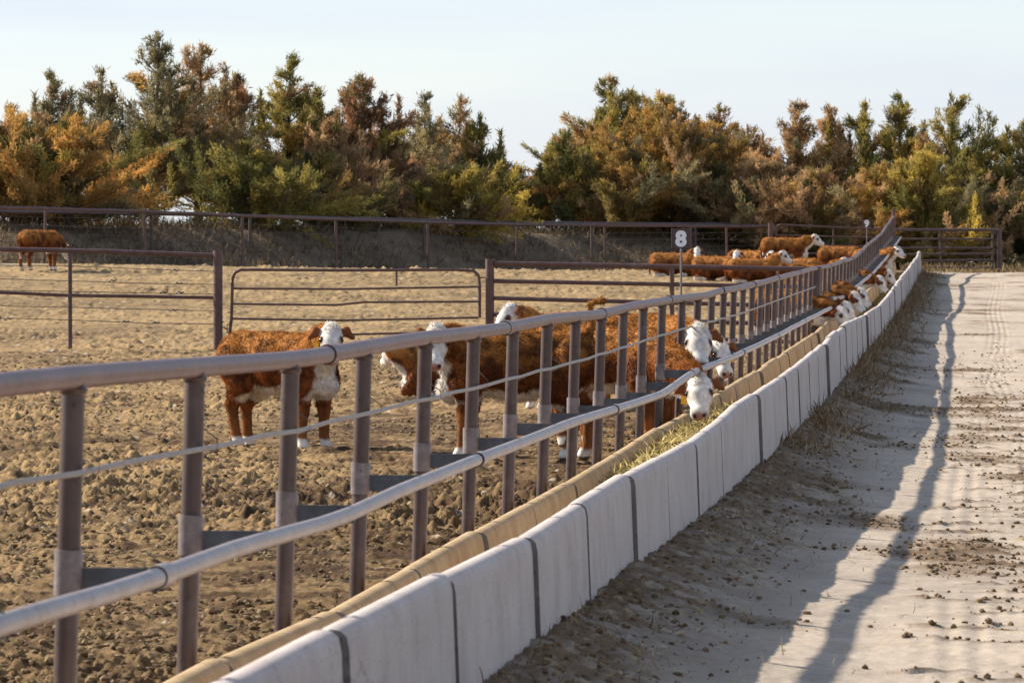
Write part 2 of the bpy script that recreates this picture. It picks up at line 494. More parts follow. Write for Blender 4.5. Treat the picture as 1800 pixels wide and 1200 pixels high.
def fan_grid(y0, y1, nt_, dl_near, dl_far):
    ys = [y0]
    while ys[-1] < y1:
        y = ys[-1]; ys.append(y + y * float(np.interp(y, [14, 50, 90], [dl_near, dl_near * 1.1, dl_far])))
    return tuple(reversed(np.meshgrid(np.array(ys), np.linspace(0, 1, nt_), indexing='ij')))
def grid_faces(n, m):
    i = np.arange(n - 1)[:, None] * m + np.arange(m - 1)[None, :]
    return np.stack([i, i + 1, i + m + 1, i + m], -1).reshape(-1, 4)

# pen ground: x = -2.70 at the bunk, fanning out to the left
T, Y = fan_grid(9.0, 215.0, 620, 0.0011, 0.003)
X = -2.69 - T * (1.2 + 0.262 * Y - 2.2)
Z = pen_h(X, Y)
cn = fbm2(X * 0.5, Y * 0.3, 4, 61)
fine = fbm2(X * 4, Y * 4, 4, 63, 0.6)
rel = pen_relief(X, Y)
dk = np.clip(0.36 + 0.8 * cn + 1.0 * fine - 3.0 * rel, 0, 1)
wet = np.clip(1 - (-2.75 - X) / 3.2, 0, 1) * np.interp(Y, [10, 52, 80], [1, 1, 0.15])
dk = np.clip(dk + 0.46 * wet + 0.13, 0, 1)
A = np.array([0.37, 0.245, 0.115]); B = np.array([0.095, 0.055, 0.027])
col = A + (B - A) * dk[..., None]
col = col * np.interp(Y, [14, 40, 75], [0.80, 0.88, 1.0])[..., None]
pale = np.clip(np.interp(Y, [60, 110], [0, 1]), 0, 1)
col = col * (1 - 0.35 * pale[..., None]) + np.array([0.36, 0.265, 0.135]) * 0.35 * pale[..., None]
w3, v3 = worley2(X * 9, Y * 9, 65)
light = ((v3 > 0.965) & (w3 < 0.26)).astype(float)[..., None]          # dry flakes and bits of straw
col = col * (1 - light) + np.array([0.46, 0.38, 0.28]) * light
darkspot = ((v3 < 0.10) & (w3 < 0.42)).astype(float)[..., None]
col = col * (1 - darkspot * 0.75) + np.array([0.05, 0.032, 0.02]) * darkspot * 0.75
d = Y - fence_y(X)
bm = np.clip((d + 1.0) / 3, 0, 1)[..., None]
sand = np.clip(1 - np.abs(d) / 2.2, 0, 1)[..., None]
berm_c = np.array([0.15, 0.112, 0.075]) + np.array([0.11, 0.08, 0.05]) * np.clip(fbm2(X * 0.6, Y * 0.6, 4, 67) + 0.3 + 0.9 * fine, 0, 1)[..., None]
col = col * (1 - bm) + berm_c * bm
col = col * (1 - 0.6 * sand) + np.array([0.50, 0.43, 0.33]) * 0.6 * sand
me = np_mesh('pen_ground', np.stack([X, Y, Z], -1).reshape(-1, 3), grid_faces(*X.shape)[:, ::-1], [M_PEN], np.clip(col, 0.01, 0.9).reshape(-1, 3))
tag(link('pen_ground', me), kind='structure')

# road on the right of the bunk
T, Y = fan_grid(8.0, 215.0, 460, 0.0013, 0.003)
X0 = -1.93 - 0.85 * np.clip((Y - 160.2) / 1.0, 0, 1)
X = X0 + T * (1.07 + 0.085 * Y - X0)
Z = road_h(X, Y)
tr, td = tracks(X, Y)
n1 = fbm2(X * 0.8, Y * 0.5, 4, 73); n2 = fbm2(X * 6, Y * 4, 4, 75, 0.6)
base = np.array([0.415, 0.345, 0.27]) * (1 + 0.28 * n1[..., None] + 0.20 * n2[..., None])
patch = np.clip(fbm2(X * 0.9, Y * 0.45, 3, 47) - 0.16, 0, 0.3) * 3
bank = np.clip(1.15 - (X + 1.82) / 0.85, 0, 1)
br = np.clip(patch * 1.0 + np.clip(td, 0, 1) * 1.0 + 1.25 * bank * (0.75 + n2) + 0.2 * np.clip(n1, 0, 1), 0, 1)[..., None]
brown = np.array([0.155, 0.102, 0.06]) * (1 + 0.5 * n2[..., None])
col = base * (1 - br) + brown * br
straw = ((worley2(X * 26, Y * 12, 77)[1] > 0.94) & (n1 + bank * 0.8 > 0.05)).astype(float)[..., None] * 0.35
col = col * (1 - straw) + np.array([0.48, 0.38, 0.20]) * straw
endm = np.clip((Y - 163) / 4, 0, 1)[..., None]
col = col * (1 - endm) + np.array([0.17, 0.125, 0.08]) * (1 + 0.5 * n1[..., None]) * endm
me = np_mesh('road', np.stack([X, Y, Z], -1).reshape(-1, 3), grid_faces(*X.shape), [M_ROAD], np.clip(col, 0.01, 0.9).reshape(-1, 3))
tag(link('road', me), kind='structure')

# wide ground sheet to the horizon, below the two detailed sheets
def wide():
    m, t, b = mat('prairie ground', 0.95)
    v = objpos(t)
    t.links.new(ramp(t, nz_(t, v, 0.15, 8), [(0.3, (0.22, 0.17, 0.10)), (0.7, (0.38, 0.30, 0.18))]), b.inputs['Base Color'])
    return m
mb = MB()
zz = -0.75
ring = [(-4000, -400), (4000, -400), (4000, 7000), (-4000, 7000)]
mb.add([(x, y, zz) for x, y in ring], [(0, 1, 2, 3)])
tag(mb.build('ground', wide(), smooth=False), kind='structure')

# ------------------------------------------------------------------ concrete feed bunk, one precast section after another
joints = [8.35, 11.4, 14.4, 17.5, 20.6, 23.5, 26.5, 29.6]
while joints[-1] < 157: joints.append(joints[-1] + 3.05)
near_lab = {3: 'long pale concrete bunk section filling the bottom of the frame',
            4: 'concrete bunk section just before the first wide vertical joint',
            5: 'narrow-looking concrete bunk section between a thin and a wide joint'}
for k in range(len(joints) - 1):
    wide_ = (2, 4, 6, 11, 17, 24)
    jg = lambda q: 0.012 if q in wide_ else 0.0045
    y0, y1 = joints[k] + jg(k), joints[k + 1] - jg(k + 1)
    dz, dx = random.uniform(-0.008, 0.008) * (1 if k < 14 else 2.2), random.uniform(-0.010, 0.010) * (1 if k < 12 else 1.8)
    ys = np.array([y0, y0 + 0.03, y0 + 0.6, y0 + 1.2, y0 + 1.8, y1 - 0.6, y1 - 0.03, y1])
    z0, z1 = z_wall(y0), z_wall(y1); l0, l1 = z_lip(y0), z_lip(y1)
    V = []; 
    for j, y in enumerate(ys):
        u = (y - y0) / (y1 - y0)
        zt = z0 + (z1 - z0) * u + dz; zl = l0 + (l1 - l0) * u + dz * 0.6
        e = 0.012 if j in (0, len(ys) - 1) else 0
        fl = min(zt, zl) - 0.46
        pr = [(-1.775, zt - 1.15), (-1.818, zt - 0.06), (-1.826, zt - 0.022), (-1.846, zt - 0.004), (-1.872, zt), (-1.90, zt - 0.006), (-1.918, zt - 0.024), (-1.926, zt - 0.06),
              (-1.985, fl + 0.10), (-2.05, fl + 0.02), (-2.15, fl), (-2.42, fl), (-2.52, fl + 0.03), (-2.575, zl - 0.22), (-2.598, zl - 0.06), (-2.607, zl - 0.022),
              (-2.628, zl - 0.004), (-2.655, zl), (-2.682, zl - 0.005), (-2.702, zl - 0.022), (-2.710, zl - 0.06), (-2.712, zt - 1.15)]
        sk = (0.024 if k in wide_ else 0.005) * (1 - u) * (1 if k < 12 else 1.5)
        for i, (a, b) in enumerate(pr):
            cx, cz = (-2.27 + (a + 2.27) * (1 - e * 0.4), b - e * (0.6 if 1 <= i <= 20 else 0))
            V.append((cx + dx * 0.4 + sk, y, cz))
    n = len(pr); Q = []; mi = []
    for j in range(len(ys) - 1):
        for i in range(n):
            i2 = (i + 1) % n
            Q.append((j * n + i, j * n + i2, (j + 1) * n + i2, (j + 1) * n + i))
            mi.append(1 if 8 <= i <= 20 else 0)
    caps = []
    m = (len(ys) - 1) * n
    V = np.array(V); off = np.array([-2.27, (y0 + y1) / 2, z_wall((y0 + y1) / 2) - 0.7])
    me = np_mesh('bunk_section', V - off, [np.array(Q)[:, ::-1], np.array([list(range(n))]), np.array([[m + q for q in range(n)][::-1]])], [M_CONC, M_LIP, M_ENDF], mat_idx=mi + [2, 2])
    me.set_sharp_from_angle(angle=R(50))
    o = link('bunk_section', me, loc=off)
    yc = (y0 + y1) / 2
    lab = near_lab.get(k) or ('pale precast concrete feed bunk section beside the road, before the number 8 sign' if yc < 45 else
                              'pale precast concrete feed bunk section beside the road, beyond the number 8 sign')
    tag(o, lab, 'feed bunk', 'concrete feed bunk sections in a row')

# ------------------------------------------------------------------ pipe fence along the bunk
post_px = [129, 343, 511, 640, 748, 833, 902, 962, 1012, 1057, 1096, 1131, 1164, 1198.9, 1226.5, 1251.1, 1271.8, 1289.6, 1305.9, 1322.1, 1336.9, 1349.8, 1362.1, 1373.4,
           1385.3, 1396.1, 1406.5, 1416.3, 1425.2, 1434.6, 1442, 1449.9, 1457.8, 1464.7, 1472.1, 1478.5, 1484.9, 1490.8, 1496.2, 1501.7, 1506.6, 1511.5]
post_y = [PX(p, 600, XR).y for p in post_px]
post_y = [post_y[0] - 2.44 * 2, post_y[0] - 2.44] + post_y
while post_y[-1] < END_Y - 2.5: post_y.append(post_y[-1] + 2.7)
FENCE = empty('feed_bunk_fence', (XR, 15, ZC - 1.9), 'long welded pipe fence with upright posts along the concrete feed bunk', 'pipe fence')
thick = int(np.argmin([abs(y - PX(1434.6, 600, XR).y) for y in post_y]))
for i, y in enumerate(post_y):
    zt = float(z_rail(y)) - 0.02
    zb = float(np.minimum(pen_base(-2.8, y), zt - 1.2)) - 0.15
    lean = 0.030
    r = 0.0365 if i != thick else 0.085
    mb = MB()
    far = y > 70
    top = zt if i != thick else zt + 0.05
    mb.tube([(XR - lean * (top - zb), y, zb), (XR - lean * 0.5 * (top - zb), y, (top + zb) / 2), (XR, y, top)], r, 10 if far else 18)
    if not far and i != thick:
        mb.tube([(XR, y, top - 0.034), (XR, y, top - 0.028), (XR, y, top - 0.016), (XR, y, top - 0.010)], [r, r + 0.006, r + 0.007, r], 18, cap=False)
    p = mb.build('post', M_POST, FENCE)
    zn = float(z_neck(y)) if y < PX(1464, 600, XN).y else float(z_neck2(y))
    xa = XR - lean * (zt - zn)
    base = FENCE.matrix_basis.translation
    cb = MB(); cb.tube([(xa, y, zn - 0.055), (xa + 0.002, y, zn + 0.085)], 0.0445 if i != thick else 0.09, 10 if far else 18)
    cb.tube([(xa + 0.03, y + 0.036, zn + 0.06), (xa + 0.035, y + 0.062, zn + 0.06)], 0.009, 6)
    ab = MB(); ab.box(((xa + 0.03 + XN) / 2, y, zn - 0.005), (XN - xa - 0.03 + 0.01, 0.009, 0.072))
    for b_, nm, mm in ((cb, 'collar', M_COLLAR), (ab, 'support_arm', M_ARM)):
        fs = []
        if b_.q: fs.append(np.concatenate(b_.q))
        if b_.t: fs.append(np.concatenate(b_.t))
        me = np_mesh(nm, np.concatenate(b_.v) - np.array(base), fs, [mm]); me.set_sharp_from_angle(angle=R(40))
        link(nm, me, p)
    if y < PX(1434, 600, XCB).y and y > 12:
        tw = MB(); zc_ = float(z_cable(y)); a0 = random.uniform(-0.03, 0.03)
        tw.tube([(XR + 0.02, y + 0.036, zc_ + 0.06 + a0), (XCB + 0.02, y + 0.055, zc_ + 0.028), (XCB + 0.02, y + 0.045, zc_ - 0.012), (XR, y + 0.040, zc_ - 0.035 + a0 * .4)], 0.0028, 5)
        me = np_mesh('tie_wire', np.concatenate(tw.v) - np.array(base), [np.concatenate(tw.q), np.concatenate(tw.t)], [M_WIRE])
        link('tie_wire', me, p)
# pipe runs with a coupling at every joint
def runs(zf, x, r, js, name, mtl, y_lo, y_hi, dip=0.0):
    ends = [y_lo] + [j for j in js if y_lo < j < y_hi] + [y_hi]
    for a, b in zip(ends[:-1], ends[1:]):
        mb = MB()
        ys = [a] + [q for q in np.arange(math.ceil(a / 0.8) * 0.8, b, 0.8) if a + 0.1 < q < b - 0.1] + [b]
        zsm = lambda y: 0.25 * zf(y - 0.6) + 0.5 * zf(y) + 0.25 * zf(y + 0.6)
        mb.tube([(x + 0.004 * math.sin(q * 0.9), q, float(zsm(q))) for q in ys], r, 20 if a < 70 else 12)
        mb.build(name, mtl, FENCE)
    for j in ends[1:-1]:
        zsm = lambda y: float(0.25 * zf(y - 0.6) + 0.5 * zf(y) + 0.25 * zf(y + 0.6))
        mb = MB(); mb.tube([(x, j - 0.012, zsm(j - 0.012)), (x, j + 0.17, zsm(j + 0.17))], r + 0.0075, 20)
        c = mb.build('coupling', mtl, FENCE)
        mb = MB(); mb.tube([(x, j - 0.030, zsm(j - 0.03)), (x, j - 0.010, zsm(j - 0.01))], r + 0.0045, 20)
        fs = [np.concatenate(mb.q), np.concatenate(mb.t)]
        me = np_mesh('gap_ring', np.concatenate(mb.v) - np.array(FENCE.matrix_basis.translation), fs, [M_BLACK]); link('gap_ring', me, c)
tj = [PX(p, 600, XR).y for p in (575, 887, 1057, 1175, 1268, 1324, 1366, 1404, 1433)]
while tj[-1] < END_Y - 12: tj.append(tj[-1] + 8.2)
runs(z_rail, XR, 0.0365, tj, 'top_rail', M_RAIL, 7.0, END_Y + 0.1)
nj = [PX(p, 600, XN).y for p in (275, 840, 1080, 1215, 1305, 1366, 1413)]
YN = PX(1464, 600, XN).y
runs(z_neck, XN, 0.030, nj, 'neck_rail', M_NECK, 7.0, YN + 0.1)
runs(z_neck2, XN, 0.030, [YN + 9 * k for k in range(1, 8)], 'neck_rail', M_NECK, YN - 0.6, 162)
mb = MB(); yc_end = PX(1433, 600, XCB).y
mb.tube([(XCB + 0.003 * math.sin(q), q, float(z_cable(q)) - 0.004 * math.sin(q * 2.58)) for q in np.arange(7, yc_end, 1.0)] + [(XCB, yc_end, float(z_cable(yc_end)))], 0.0095, 8)
mb.build('cable', M_CABLE, FENCE)
# tall end post where the rail stops
mb = MB(); p0 = PX(1571, 368, XR)
mb.tube([(XR, END_Y + 0.2, p0.z - 2.6), (XR, END_Y + 0.2, p0.z)], 0.06, 14); mb.build('post', M_RAIL, FENCE)

# ------------------------------------------------------------------ cross fence with its gate
YX = 82.0
def gz(x, y): return float(pen_base(x, y))
def vpost(mb_r, px, y0px, yb, Y, r, parent, name='post', mtl=M_GATE, seg=14):
    t = PY(px, y0px, Y); mb = MB()
    mb.tube([(t.x, Y, gz(t.x, Y) - 0.2), (t.x, Y, t.z)], r, seg)
    return mb.build(name, mtl, parent)
def rail_px(pts, Y, r, parent, name, mtl=M_GATE, seg=10, dy=0.0, jit=0.0):
    mb = MB(); P = []
    for (a, b), (c, d) in zip(pts[:-1], pts[1:]):
        for k in range(6):
            u = k / 6
            p = PY(a + (c - a) * u, b + (d - b) * u, Y); P.append((p.x, Y + dy, p.z + random.uniform(-jit, jit)))
    p = PY(*pts[-1], Y); P.append((p.x, Y + dy, p.z))
    mb.tube(P, r, seg)
    return mb.build(name, mtl, parent)
c0 = PY(122, 590, YX)
LF = empty('pen_fence', (c0.x, YX, gz(c0.x, YX)), 'brown pipe and wire fence panel ending at the thick post on the left', 'fence', 'cross fence panels')
for px, tp, r in ((-420, 432, 0.045), (-150, 436, 0.045), (123, 440, 0.036), (383, 440, 0.078)):
    vpost(None, px, tp, None, YX, r, LF)
rail_px([(-420, 428), (-150, 433), (0, 438), (190, 442), (378, 449)], YX, 0.042, LF, 'top_rail', jit=0.004)
rail_px([(-420, 504), (0, 514), (123, 519), (378, 523)], YX, 0.030, LF, 'middle_rail', jit=0.003)
for l in ([(-420, 455), (0, 466), (120, 467), (250, 473), (378, 477)], [(-420, 480), (0, 490), (123, 494), (260, 498), (378, 500)],
          [(-420, 505), (123, 512), (250, 515), (378, 517)], [(-420, 525), (0, 537), (123, 540), (240, 543), (378, 546)], [(-420, 548), (0, 559), (123, 562), (260, 568), (378, 569)]):
    rail_px(l, YX, 0.007, LF, 'wire', M_WIRE, 6, -0.05, 0.004)
for px, py in ((310, 476), (315, 499), (290, 514), (318, 515), (308, 546), (222, 566), (275, 568), (18, 561), (200, 494)):
    p = PY(px, py, YX - 0.05); mb = MB(); mb.tube([(p.x - 0.09, p.y, p.z - 0.01), (p.x - 0.04, p.y - 0.02, p.z + 0.025), (p.x, p.y, p.z), (p.x + 0.05, p.y, p.z + 0.02)], 0.014, 6)
    mb.build('wire_splice', M_WIRE, LF)
# gate
ga, gb_ = PY(407, 600, YX), PY(842, 600, YX)
GT = empty('gate', (ga.x, YX, gz(ga.x, YX)), 'brown tubular farm gate with rounded top corners between two thick posts', 'gate', 'pipe gates')
rail_px([(402, 600), (407, 560), (409, 490), (413, 479), (424, 474), (600, 475), (800, 474), (833, 476), (841, 484), (843, 500), (843, 558)], YX, 0.026, GT, 'gate_frame')
for l in ([(409, 507), (600, 508), (840, 504)], [(408, 534), (590, 536), (640, 531), (840, 530)], [(407, 560), (600, 563), (841, 558)], [(404, 585), (600, 588), (842, 582)]):
    rail_px(l, YX, 0.019, GT, 'gate_bar')
rail_px([(697, 475), (697, 502)], YX, 0.018, GT, 'brace')
mb = MB()
for k in range(9):
    p = PY(386 + 21 * (k / 8), 568 - 3 * math.sin(k) + (6 if 2 < k < 6 else 0), YX - 0.03)
    mb.tube([(p.x - 0.02, p.y, p.z), (p.x, p.y - 0.015, p.z - 0.015), (p.x + 0.02, p.y, p.z)], 0.008, 6)
for k in range(4):
    p = PY(399, 572 + 4 * k, YX - 0.03); mb.tube([(p.x, p.y, p.z - 0.02), (p.x + 0.008, p.y, p.z + 0.02)], 0.008, 6)
mb.build('latch_chain', M_WIRE, GT)
mb = MB(); p = PY(848, 488, YX); mb.tube([(p.x - 0.05, p.y, p.z), (p.x + 0.06, p.y, p.z)], 0.012, 6); mb.build('hinge', M_WIRE, GT)
# right panel
c1 = PY(861, 560, YX)
RF = empty('pen_fence', (c1.x, YX, gz(c1.x, YX)), 'brown four-rail pipe fence panel between the gate and the bunk', 'fence', 'cross fence panels')
vpost(None, 861, 455, None, YX, 0.072, RF)
vpost(None, 1181, 470, None, YX, 0.040, RF)
xe = -2.85
def toend(a, b): # continue a rail to the bunk fence
    p, q = PY(*a, YX), PY(*b, YX)
    return p, q
for (a, b), r in ((((869, 463), (1415, 473)), 0.042), (((869, 494), (1415, 504)), 0.036), (((869, 524), (1415, 538)), 0.036), (((869, 553), (1415, 571)), 0.036), (((869, 580), (1415, 602)), 0.036)):
    rail_px([a, b], YX, r, RF, 'rail')

# ------------------------------------------------------------------ far fences
def fy(px):
    # depth of the far fence along a sight line
    lo, hi = 90.0, 200.0
    for _ in range(40):
        m = (lo + hi) / 2
        if m < float(fence_y(PY(px, 440, m).x)): lo = m
        else: hi = m
    return (lo + hi) / 2
def fence_line(name, label, posts, top, wires, setback, r_post, mtl, wr=0.006, post_top=0.0, group='far perimeter fences'):
    q = PY(posts[0], 460, fy(posts[0]))
    root = empty(name, (q.x, q.y + setback, gz(q.x, q.y + setback)), label, 'fence', group)
    for px in posts:
        Yp = fy(px) + setback; t = PY(px, top(px), Yp); mb = MB()
        jl = random.uniform(-0.05, 0.05)
        mb.tube([(t.x + jl, Yp, gz(t.x, Yp) - 0.2), (t.x, Yp, t.z + post_top)], r_post, 10); mb.build('post', mtl, root)
    mb = MB(); P = []
    for px in np.linspace(posts[0], posts[-1], 40):
        Yp = fy(px) + setback; t = PY(px, top(px), Yp); P.append((t.x, Yp, t.z + random.uniform(-0.008, 0.008)))
    mb.tube(P, 0.050, 10); mb.build('top_rail', mtl, root)
    for fr in wires:
        mb = MB(); P = []
        for px in np.linspace(posts[0], posts[-1], 60):
            Yp = fy(px) + setback; t = PY(px, top(px), Yp); g_ = gz(t.x, Yp); P.append((t.x, Yp - 0.05, g_ + (t.z - g_) * fr + random.uniform(-0.01, 0.01)))
        mb.tube(P, wr, 5); mb.build('wire', M_WIRE, root)
    return root
topf = lambda px: np.interp(px, [-500, 0, 250, 600, 900, 1350], [355, 364.5, 372, 386, 395, 398])
fence_line('pen_fence', 'long brown pipe-topped wire fence along the foot of the bank', [-440, -265, -95, 80, 253, 426, 590, 752, 909, 1063, 1214, 1277, 1353], topf,
           (0.08, 0.24, 0.40, 0.55, 0.70, 0.85), 0.0, 0.040, M_GATE, 0.006)
topb = lambda px: np.interp(px, [-500, 250, 600, 900, 1330], [362, 376, 383, 391, 395])
fence_line('pen_fence', 'second dark wire fence just behind the long pipe-topped one', [-400, -80, 267, 440, 745, 1040, 1222, 1338], topb, (0.3, 0.6), 3.4, 0.045, M_DARKPIPE, 0.006)
# gate beyond the standing calves and the gate across the end of the road
YG = fy(1360) - 1
p = PY(1362, 455, YG)
G2 = empty('gate', (p.x, YG, gz(p.x, YG)), 'thin tubular gate behind the standing calf below the number 9 sign', 'gate', 'pipe gates')
mb = MB(); t = PY(1355, 392, YG); mb.tube([(t.x, YG, gz(t.x, YG) - 0.2), (t.x, YG, t.z)], 0.09, 12); mb.build('gate_post', M_GATE, G2)
rail_px([(1364, 470), (1364, 402), (1367, 397), (1373, 395), (1500, 401), (1552, 403), (1556, 409), (1556, 470)], YG, 0.035, G2, 'gate_frame')
for l in ([(1364, 413), (1556, 418)], [(1364, 430), (1556, 434)], [(1364, 444), (1556, 448)], [(1364, 458), (1556, 461)]): rail_px(l, YG, 0.026, G2, 'gate_bar')
rail_px([(1465, 399), (1465, 462)], YG, 0.03, G2, 'brace')
YE = 166.0
def rz_(x, y): return float(road_base(max(x, -1.9), y))
p = PY(1640, 475, YE)
G3 = empty('gate', (p.x, YE, rz_(p.x, YE)), 'dark pipe gate closing the far end of the road', 'gate', 'pipe gates')
mb = MB(); t = PY(1757, 402, YE); mb.tube([(t.x, YE, rz_(t.x, YE) - 0.2), (t.x, YE, t.z)], 0.075, 12); mb.build('gate_post', M_DARKPIPE, G3)
rail_px([(1572, 404), (1757, 404)], YE, 0.05, G3, 'top_bar', M_DARKPIPE)
for l in ([(1575, 420), (1745, 420)], [(1580, 436), (1745, 436)], [(1590, 447), (1745, 446)], [(1610, 458), (1745, 457)], [(1625, 470), (1745, 470)]): rail_px(l, YE, 0.034, G3, 'gate_bar', M_DARKPIPE)
for px in (1650, 1745): rail_px([(px, 404), (px + (6 if px == 1650 else 0), 475)], YE, 0.035, G3, 'brace', M_DARKPIPE)

# ------------------------------------------------------------------ pen number signs
def sign(px, y_top, y_bot, w_px, digit, Y, label):
    X_ = XR + 0.0
    c = PX(px, (y_top + y_bot) / 2, X_); Y = c.y
    s = Y / F
    zt, zb = c.z + (y_bot - y_top) / 2 * s, c.z - (y_bot - y_top) / 2 * s
    zr = float(z_rail(Y)) + 0.03
    root = empty('pen_sign', (X_, Y, zr), label, 'sign', 'pen number signs')
    mb = MB(); mb.tube([(X_, Y + 0.02, zr), (X_, Y + 0.02, zt - 0.02)], 0.0105, 10); mb.build('sign_pole', M_SIGNPOLE, root)
    w = w_px * s
    bmm = bmesh.new(); bmesh.ops.create_cube(bmm, size=1)
    for v in bmm.verts: v.co = Vector((v.co.x * w, v.co.y * 0.006, v.co.z * (zt - zb)))
    bmesh.ops.bevel(bmm, geom=bmm.edges[:], offset=0.002, segments=1, affect='EDGES')
    me = bpy.data.meshes.new('sign_plate'); bmm.to_mesh(me); bmm.free(); me.materials.append(M_PLATE)
    pl = link('sign_plate', me, root, (0, 0, (zt + zb) / 2 - zr))
    cu = bpy.data.curves.new('numeral', 'FONT'); cu.body = digit; cu.size = 1.0; cu.extrude = 0.010; cu.offset = 0.055; cu.align_x = 'CENTER'
    tmp = bpy.data.objects.new('numeral_source', cu); C.objects.link(tmp)
    bpy.context.view_layer.update()
    dg = bpy.context.evaluated_depsgraph_get()
    me = bpy.data.meshes.new_from_object(tmp.evaluated_get(dg)); me.name = 'numeral'
    bpy.data.objects.remove(tmp)
    co = np.array([v.co for v in me.vertices]); lo, hi = co.min(0), co.max(0)
    hgt = (zt - zb) * (0.83 if digit == '8' else 0.92); k = hgt / (hi[1] - lo[1])
    for v in me.vertices:
        x, y, z = v.co
        v.co = Vector(((x - (lo[0] + hi[0]) / 2) * k * (1.02), -z * 0.3 - 0.0045, (y - (lo[1] + hi[1]) / 2) * k))
    me.materials.clear(); me.materials.append(M_NUM)
    link('numeral', me, pl)
sign(1197, 402, 437, 34, '8', 46.7, 'brown square sign with a white number 8 above the bunk fence')
sign(1523.5, 386, 400, 14.5, '9', 123, 'small brown sign with a white number 9 far along the bunk fence')

# ------------------------------------------------------------------ loose clods, hay and grass (uncountable)
def clods(name, n, gen, hfun, colf, smin, smax, m):
    ico = bmesh.new(); bmesh.ops.create_icosphere(ico, subdivisions=1, radius=1)
    bv = np.array([v.co for v in ico.verts]); bf = np.array([[v.index for v in f.verts] for f in ico.faces]); ico.free()
    x, y = gen(n); n = len(x)
    s = smin + (smax - smin) * RS.rand(n) ** 3.5
    z = hfun(x, y)
    a = RS.rand(n) * 6.28
    V = bv[None] * (0.7 + 0.6 * RS.rand(n, len(bv), 1)) * s[:, None, None]
    V[..., 2] *= 0.72
    ca, sa = np.cos(a)[:, None], np.sin(a)[:, None]
    V = np.stack([V[..., 0] * ca - V[..., 1] * sa, V[..., 0] * sa + V[..., 1] * ca, V[..., 2]], -1)
    V += np.stack([x, y, z + s * 0.30], -1)[:, None]
    Fc = (bf[None] + (np.arange(n) * len(bv))[:, None, None]).reshape(-1, 3)
    col = np.repeat(colf(x, y, n), len(bv), 0)
    return link(name, np_mesh(name, V.reshape(-1, 3), [Fc], [m], col, smooth=False))
def pen_gen(n):
    y = 12 + (78 - 12) * RS.rand(n) ** 1.25
    x = -2.78 - RS.rand(n) * (0.21 * y - 2.0)
    k = fbm2(x * 0.9, y * 0.6, 3, 131) > -0.08 + 0.25 * RS.rand(n) - 0.15
    return x[k], y[k]
def pen_cc(x, y, n):
    t = RS.rand(n, 1) ** 1.3
    wet = np.clip(1 - (-2.75 - x) / 3.0, 0, 1)[:, None] * 0.4
    return (np.array([0.10, 0.06, 0.032]) * (1 - t) + np.array([0.42, 0.30, 0.165]) * t) * (1 - wet)
tag(clods('dirt_clods', 55000, pen_gen, pen_h, pen_cc, 0.005, 0.027, M_CLOD), kind='stuff')
def road_gen(n):
    y = 12 + 90 * RS.rand(n) ** 1.6
    x = -1.78 + RS.rand(n) * (1.9 + 0.05 * y)
    t = tracks(x, y)[1]
    p = 0.006 + 1.0 * np.clip(t * 1.6, 0, 1) + 0.55 * np.clip(1 - (x + 1.8) / 0.8, 0, 1) + np.clip(fbm2(x * 0.9, y * 0.45, 3, 47) - 0.16, 0, 0.3) * 3
    k = RS.rand(n) < p
    return x[k], y[k]
tag(clods('road_clods', 80000, road_gen, road_h, lambda x, y, n: np.array([0.17, 0.115, 0.065]) * (0.6 + 0.9 * RS.rand(n, 1)), 0.004, 0.022, M_CLOD), kind='stuff')

def blades(name, base, direc, length, width, col, m, bend=0.25, parent=None, tipcol=None, quad=True):
    n = len(base)
    direc = direc / np.linalg.norm(direc, axis=1, keepdims=True)
    side = np.cross(direc, RS.randn(n, 3)); side /= np.linalg.norm(side, axis=1, keepdims=True) + 1e-9
    nrm = np.cross(side, direc)
    length = np.asarray(length).reshape(-1, 1); width = np.asarray(width).reshape(-1, 1)
    mid = base + direc * length * 0.55 + nrm * length * bend * 0.25
    tip = base + direc * length + nrm * length * bend * RS.uniform(-1, 1, (n, 1))
    V = np.stack([base - side * width * 0.5, base + side * width * 0.5, mid + side * width * 0.42, mid - side * width * 0.42, tip], 1)
    i = np.arange(n)[:, None] * 5
    Q = i + np.array([0, 1, 2, 3]); T = i + np.array([3, 2, 4])
    tc_ = col if tipcol is None else tipcol
    cc = np.stack([col, col, (col + tc_) / 2, (col + tc_) / 2, tc_], 1)
    return V.reshape(-1, 3), [Q, T], cc.reshape(-1, 3)
def rand_cone(n, up=1.0, spread=0.6):
    d = RS.randn(n, 3) * spread; d[:, 2] += up
    return d
